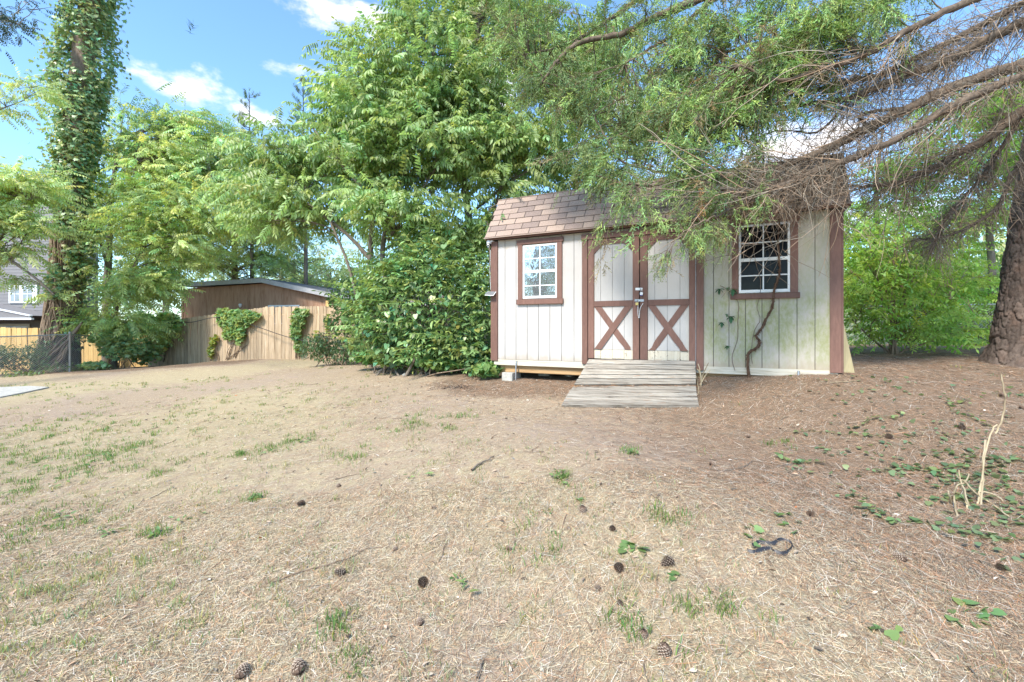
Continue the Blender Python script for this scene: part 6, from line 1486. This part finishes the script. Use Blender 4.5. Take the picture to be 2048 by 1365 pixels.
# ------------------------------------------------------------------ cut stems, cones, sticks, strap
def sticks(name, label, cat, lines, r, mat='dead_wood', base=None):
    b = Vector(lines[0][0]) if base is None else base; root = empty(name, b, 0, label, cat); off = -np.array(b)
    for L in lines:
        g = Geo(); p = smooth_path(L, 4, .002); tube_geo(g, p + off, np.linspace(r, r * .7, len(p)) if np.isscalar(r) else r, 7, rough=.06); link('stem', g.mesh('stem', True), M[mat], root)
    return root
q = gp(1955, 1012); d = q.y
def near(px, py, dd=0): return P(px, py, d + dd)
sticks('cut_sapling_stems', 'clump of pale cut sapling stems sticking up at the right of the yard', 'stump', [
    [q, near(1960, 990), near(1968, 920), near(1985, 860), near(1994, 850)], [near(1990, 868), near(2004, 840), near(2010, 800), near(2006, 770), near(2002, 748)], [near(1960, 1005), near(1965, 950), near(1970, 880)],
    [gp(1962, 1012), near(1966, 960), near(1968, 920), near(1972, 880)], [gp(1935, 1022), near(1930, 990), near(1922, 965), near(1918, 940)], [gp(1940, 1020), near(1925, 970), near(1912, 950)],
    [gp(1915, 1040), near(1908, 1000), near(1912, 975), near(1928, 965), near(1938, 948)], [gp(1905, 1010), near(1898, 990), near(1896, 978)], [near(1925, 960), near(1950, 985), near(1980, 1005), near(2020, 1035, -.25)], [near(1962, 1000), near(1958, 985), near(1990, 990), near(2012, 1008)]], .0065)
q = gp(1402, 775); d = q.y
sticks('cut_stub', 'small broken shrub stump beside the upper right edge of the ramp', 'stump', [[q, near(1402, 760), near(1400, 742), near(1396, 728)], [near(1402, 762), near(1408, 745), near(1417, 726)], [near(1400, 770), near(1412, 750), near(1420, 740)], [gp(1398, 790), near(1396, 772), near(1392, 752)], [near(1403, 770), near(1399, 745), near(1393, 738)]], .008, 'dead_wood')

def make_cone():
    bm = bmesh.new(); L = .085
    g = Geo(); prof = [(.004, 0), (.014, .006), (.019, .025), (.016, .05), (.008, .075), (.001, .084)]
    V = []; Fc = []; n = 10
    for (r, h) in prof:
        for k in range(n): a = 2 * PI * k / n; V.append((h - .04, r * math.cos(a), r * math.sin(a)))
    for i in range(len(prof) - 1):
        for k in range(n): Fc.append((i * n + k, i * n + (k + 1) % n, (i + 1) * n + (k + 1) % n, (i + 1) * n + k))
    g.add(V, Fc, (.045, .028, .02)); rr = random.Random(4)
    for k in range(92):
        t = k / 92; h = .004 + t * .076; r = np.interp(h, [0, .015, .035, .06, .084], [.020, .033, .034, .024, .010]); a = k * 2.39996; ca, sa = math.cos(a), math.sin(a)
        base = np.array([h - .04 - .004, .010 * ca, .010 * sa]); tip = np.array([h - .04 + .006, r * ca, r * sa]); w = np.array([0, -sa, ca]) * (.0062 * (1.15 - t * .6)); up = np.array([.0035, 0, 0])
        g.add([base - w * .4, base + w * .4, tip + w, tip - w], [(0, 1, 2, 3)], (.13, .085, .06)); g.add([tip - w, tip + w, tip + w * .8 + up + np.array([0, ca, sa]) * .0015, tip - w * .8 + up + np.array([0, ca, sa]) * .0015], [(0, 1, 2, 3)], (.34, .27, .21))
    return g.mesh('pine_cone')
cone_me = make_cone(); cone_me.materials.append(M['litter'])
cones = [(603, 1012, 'dark pine cone alone on the bare lawn at centre left', 1.0), (1165, 1026, 'upright dark pine cone on the worn patch below the ramp', 1.05), (681, 1152, 'pine cone lying in straw right beside a long dead stem', 1.05), (846, 1173, 'open pine cone lying between the long dead stem and the white looped straw', 1.1), (1238, 1145, 'pine cone just below the broad green leaves in the foreground', 1.05), (1336, 1133, 'large pale open pine cone touching the green leaves in the foreground', 1.25), (1328, 1312, 'pine cone standing on end near the bottom edge', 1.15), (597, 1345, 'pine cone cut by the bottom edge, paler of two', 1.25), (485, 1352, 'dark pine cone cut by the bottom edge left of its paler neighbour', 1.1), (840, 1250, 'small flattened brown pine cone beside grass tufts', .75), (1800, 1124, 'blackish pine cone deep in the needles right of the black strap', 1.1), (1778, 878, 'grey pine cone beside an orange stick on the needles', 1.1), (1923, 860, 'pale tipped pine cone behind the cut sapling stems', 1.1), (2006, 796, 'pine cone behind the tallest cut stem', 1.2), (2046, 820, 'pine cone half out of frame at the right edge', 1.1), (1496, 876, 'small grey pine cone on brown needles below the ramp', .9), (1425, 933, 'weathered dark pine cone beside a dead twig', 1.0), (677, 975, 'small pine cone at the top of the bare patch', .7), (1225, 1063, 'tiny closed brown pine cone between ramp and foreground leaves', .75), (1285, 1275, 'crushed pale pine cone above the one standing on end', .9), (18 + 1840, 1000 - 40, 'pine cone hidden among the trailing ground ivy', 1.0), (790, 1102, 'small dark cone beside a grass tuft', .6), (1018, 1103, 'tiny round cone on the bare earth in the middle', .6), (1240, 1210, 'small brown cone between two tall grass blades', .6), (2000, 1142, 'dark pine cone among needles at the lower right edge', .9), (1620, 1035, 'dry grey pine cone beside a patch of small weeds', .9), (868, 1020, 'small cone in faded straw left of centre', .55), (1195, 1180, 'little shrivelled cone left of the foreground leaves', .55)]
for (px, py, lab, s) in cones:
    o = bpy.data.objects.new('pine_cone', cone_me); COL.objects.link(o); o.location = gp(px, py, .015 * s); o.scale = (s * .74,) * 3
    o.rotation_euler = (rng.uniform(0, 6), 1.3 if 'on end' in lab or 'upright' in lab else rng.uniform(-.35, .35), rng.uniform(0, 6)); tag(o, lab, 'pine cone', 'pine cones scattered on the ground')
def stick_on_ground(label, pts, r, mat='bark_vine', name='dead_stick'):
    q = [gp(x, y, r * 1.2 + .004) for x, y in pts]; b = q[0].copy(); g = Geo(); p = smooth_path(q, 5, r * .3); tube_geo(g, p - np.array(b), np.linspace(r, r * .5, len(p)), 6, rough=.1); o = link(name, g.mesh(name, True), M[mat]); o.location = b; tag(o, label, 'stick')
stick_on_ground('short crooked grey stick on the lawn below the ramp', [(943, 944), (955, 935), (968, 927), (978, 922), (988, 916)], .009, 'bark')
stick_on_ground('long thin orange brown stem lying across the straw at lower left centre', [(540, 1172), (600, 1150), (660, 1133), (700, 1120), (735, 1103), (765, 1098)], .005)
stick_on_ground('curled white straw stalk on the lawn', [(800, 1108), (830, 1110), (858, 1106), (880, 1090), (892, 1080)], .003, 'dead_wood')
stick_on_ground('dark twig on the needles right of the weathered cone', [(1435, 945), (1465, 943), (1490, 936), (1505, 925)], .005, 'bark')
stick_on_ground('short black twig in the needles between weeds and ivy', [(1555, 935), (1580, 932), (1605, 922)], .006, 'bark')
stick_on_ground('brown twig at the bottom edge of the picture', [(955, 1364), (962, 1345), (966, 1330)], .006, 'bark')
stick_on_ground('long pale stick among needles near the right edge', [(1680, 1063), (1760, 1058), (1840, 1050), (1950, 1035), (1990, 1022)], .005)
stick_on_ground('white thin stick lying near the bush right of the shed', [(1660, 768), (1700, 766), (1722, 763)], .006, 'dead_wood')
stick_on_ground('upright-curving pale straw stem at centre', [(1163, 1085), (1172, 1110), (1180, 1140), (1181, 1175)], .0035, 'dead_wood')
# more fallen twigs of the same kinds, small
tg = Geo()
for k in range(170):
    x, y = ground_pts(1, 2, 9, power=1.3); x, y = x[0], y[0]
    if in_shed(np.array([x]), np.array([y]), .4)[0]: continue
    a = rng.uniform(0, 2 * PI); L = rng.uniform(.05, .25); m = 5; t = np.linspace(0, L, m); xs = x + np.cos(a) * t + rng.normal(0, .006, m); ys = y + np.sin(a) * t + rng.normal(0, .006, m)
    tube_geo(tg, np.stack([xs, ys, terrain(xs, ys) + .008], -1), np.linspace(.0035, .0015, m), 4, colors(1, (.22, .16, .12), .5, .05)[0])
tag(link('fallen_twigs', tg.mesh('fallen_twigs'), M['twig']), 'short fallen twigs littering the ground', 'twigs', kind='stuff')
# black strap
q = [gp(x, y, .012) for x, y in ((1505, 1098), (1520, 1092), (1545, 1094), (1560, 1086), (1578, 1090), (1586, 1100), (1570, 1112), (1550, 1110), (1540, 1103), (1520, 1108), (1508, 1112), (1496, 1110))]
p = smooth_path(q, 5); b = p[0].copy(); g = Geo(); 
for k in range(len(p) - 1):
    a, c = p[k] - b, p[k + 1] - b; w = np.array([0, 0, .008]) + np.array([.004 * math.sin(k), .006, 0]); g.add([a - w, c - w, c + w, a + w], [(0, 1, 2, 3)]); n_ = np.array([0, .003, .001]); g.add([a - w + n_, c - w + n_, c + w + n_, a + w + n_], [(3, 2, 1, 0)])
o = link('black_strap', g.mesh('black_strap'), M['black_rubber']); o.location = b; tag(o, 'loop of black plastic strap lying on the ground at lower right', 'strap')
# rocks
def rock(px, py, s, lab, sq=.55):
    bm = bmesh.new(); bmesh.ops.create_icosphere(bm, subdivisions=3, radius=s)
    for v in bm.verts: v.co *= 1 + .35 * mnoise.noise(v.co * (1.6 / s) + Vector((px, 0, 0))); v.co.z *= sq
    me = bpy.data.meshes.new('rock'); bm.to_mesh(me); bm.free(); me.polygons.foreach_set('use_smooth', [True] * len(me.polygons)); o = link('rock', me, M['concrete']); o.location = gp(px, py, s * .15); tag(o, lab, 'rock')
rock(812, 752, .07, 'small grey rock at the lawn edge below the thicket'); rock(320, 730, .22, 'low brownish rock at the left foot of the board fence', .4); rock(1140, 752, .09, 'grey stone in the shadow under the shed beside the ramp')
# old mound of dark debris before the shed
# ------------------------------------------------------------------ trees behind the camera, mirrored in the left window
for (x, y, s) in ((-9.5, -3.5, 1), (-11.5, -2.2, 2), (-13.5, -4.5, 3), (-12.2, -5.6, 4), (-10.4, -5.2, 5), (-15.5, -3.0, 6), (-16, -6.5, 7)):
    b = Vector((x, y, tz(x, y) - .1)); rr = random.Random(s); lean = Vector((rr.uniform(-.6, .6), rr.uniform(-.4, .4), 0))
    r = empty('bare_tree', b, 0, ('slim', 'crooked', 'tall', 'leaning', 'forked', 'straight', 'broad')[s - 1] + ' sparse tree behind the photographer, mirrored in the left shed window', 'tree', 'bare trees mirrored in the window')
    g = Geo(); g2 = Geo(); off = -np.array(b); p = smooth_path([b, b + lean * .4 + Vector((0, 0, 2)), b + lean + Vector((0, 0, 4)), b + lean * 1.6 + Vector((0, 0, 7.5))], 8); tube_geo(g, p + off, np.linspace(.14, .03, len(p)), 8)
    for k in range(60):
        q = p[rng.integers(6, len(p))]; a = rng.uniform(0, 2 * PI); L = rng.uniform(.7, 2.2); e = q + np.array([math.cos(a) * L, math.sin(a) * L, L * rng.uniform(.2, .8)]); pa = bend_tube(g, q + off, e + off, .035, .01, lift=.1, sides=5)
        for _ in range(3): w = pa[rng.integers(2, 5)]; bend_tube(g, w, w + rng.normal(0, .45, 3), .012, .004, lift=.05, sides=3)
        if k % 3 == 0: scatter(g2, S_small[k % 4], e + off + rng.normal(0, .3, (8, 3)), rot_from(rng.normal(0, 1, (8, 3)), rng.random(8)), 1.0, colors(8, (.10, .16, .05)))
    link('trunk', g.mesh('trunk', True), M['bark'], r); link('crown', g2.mesh('crown'), M['leaf_far'], r)
print('OBJECTS', len(bpy.data.objects))
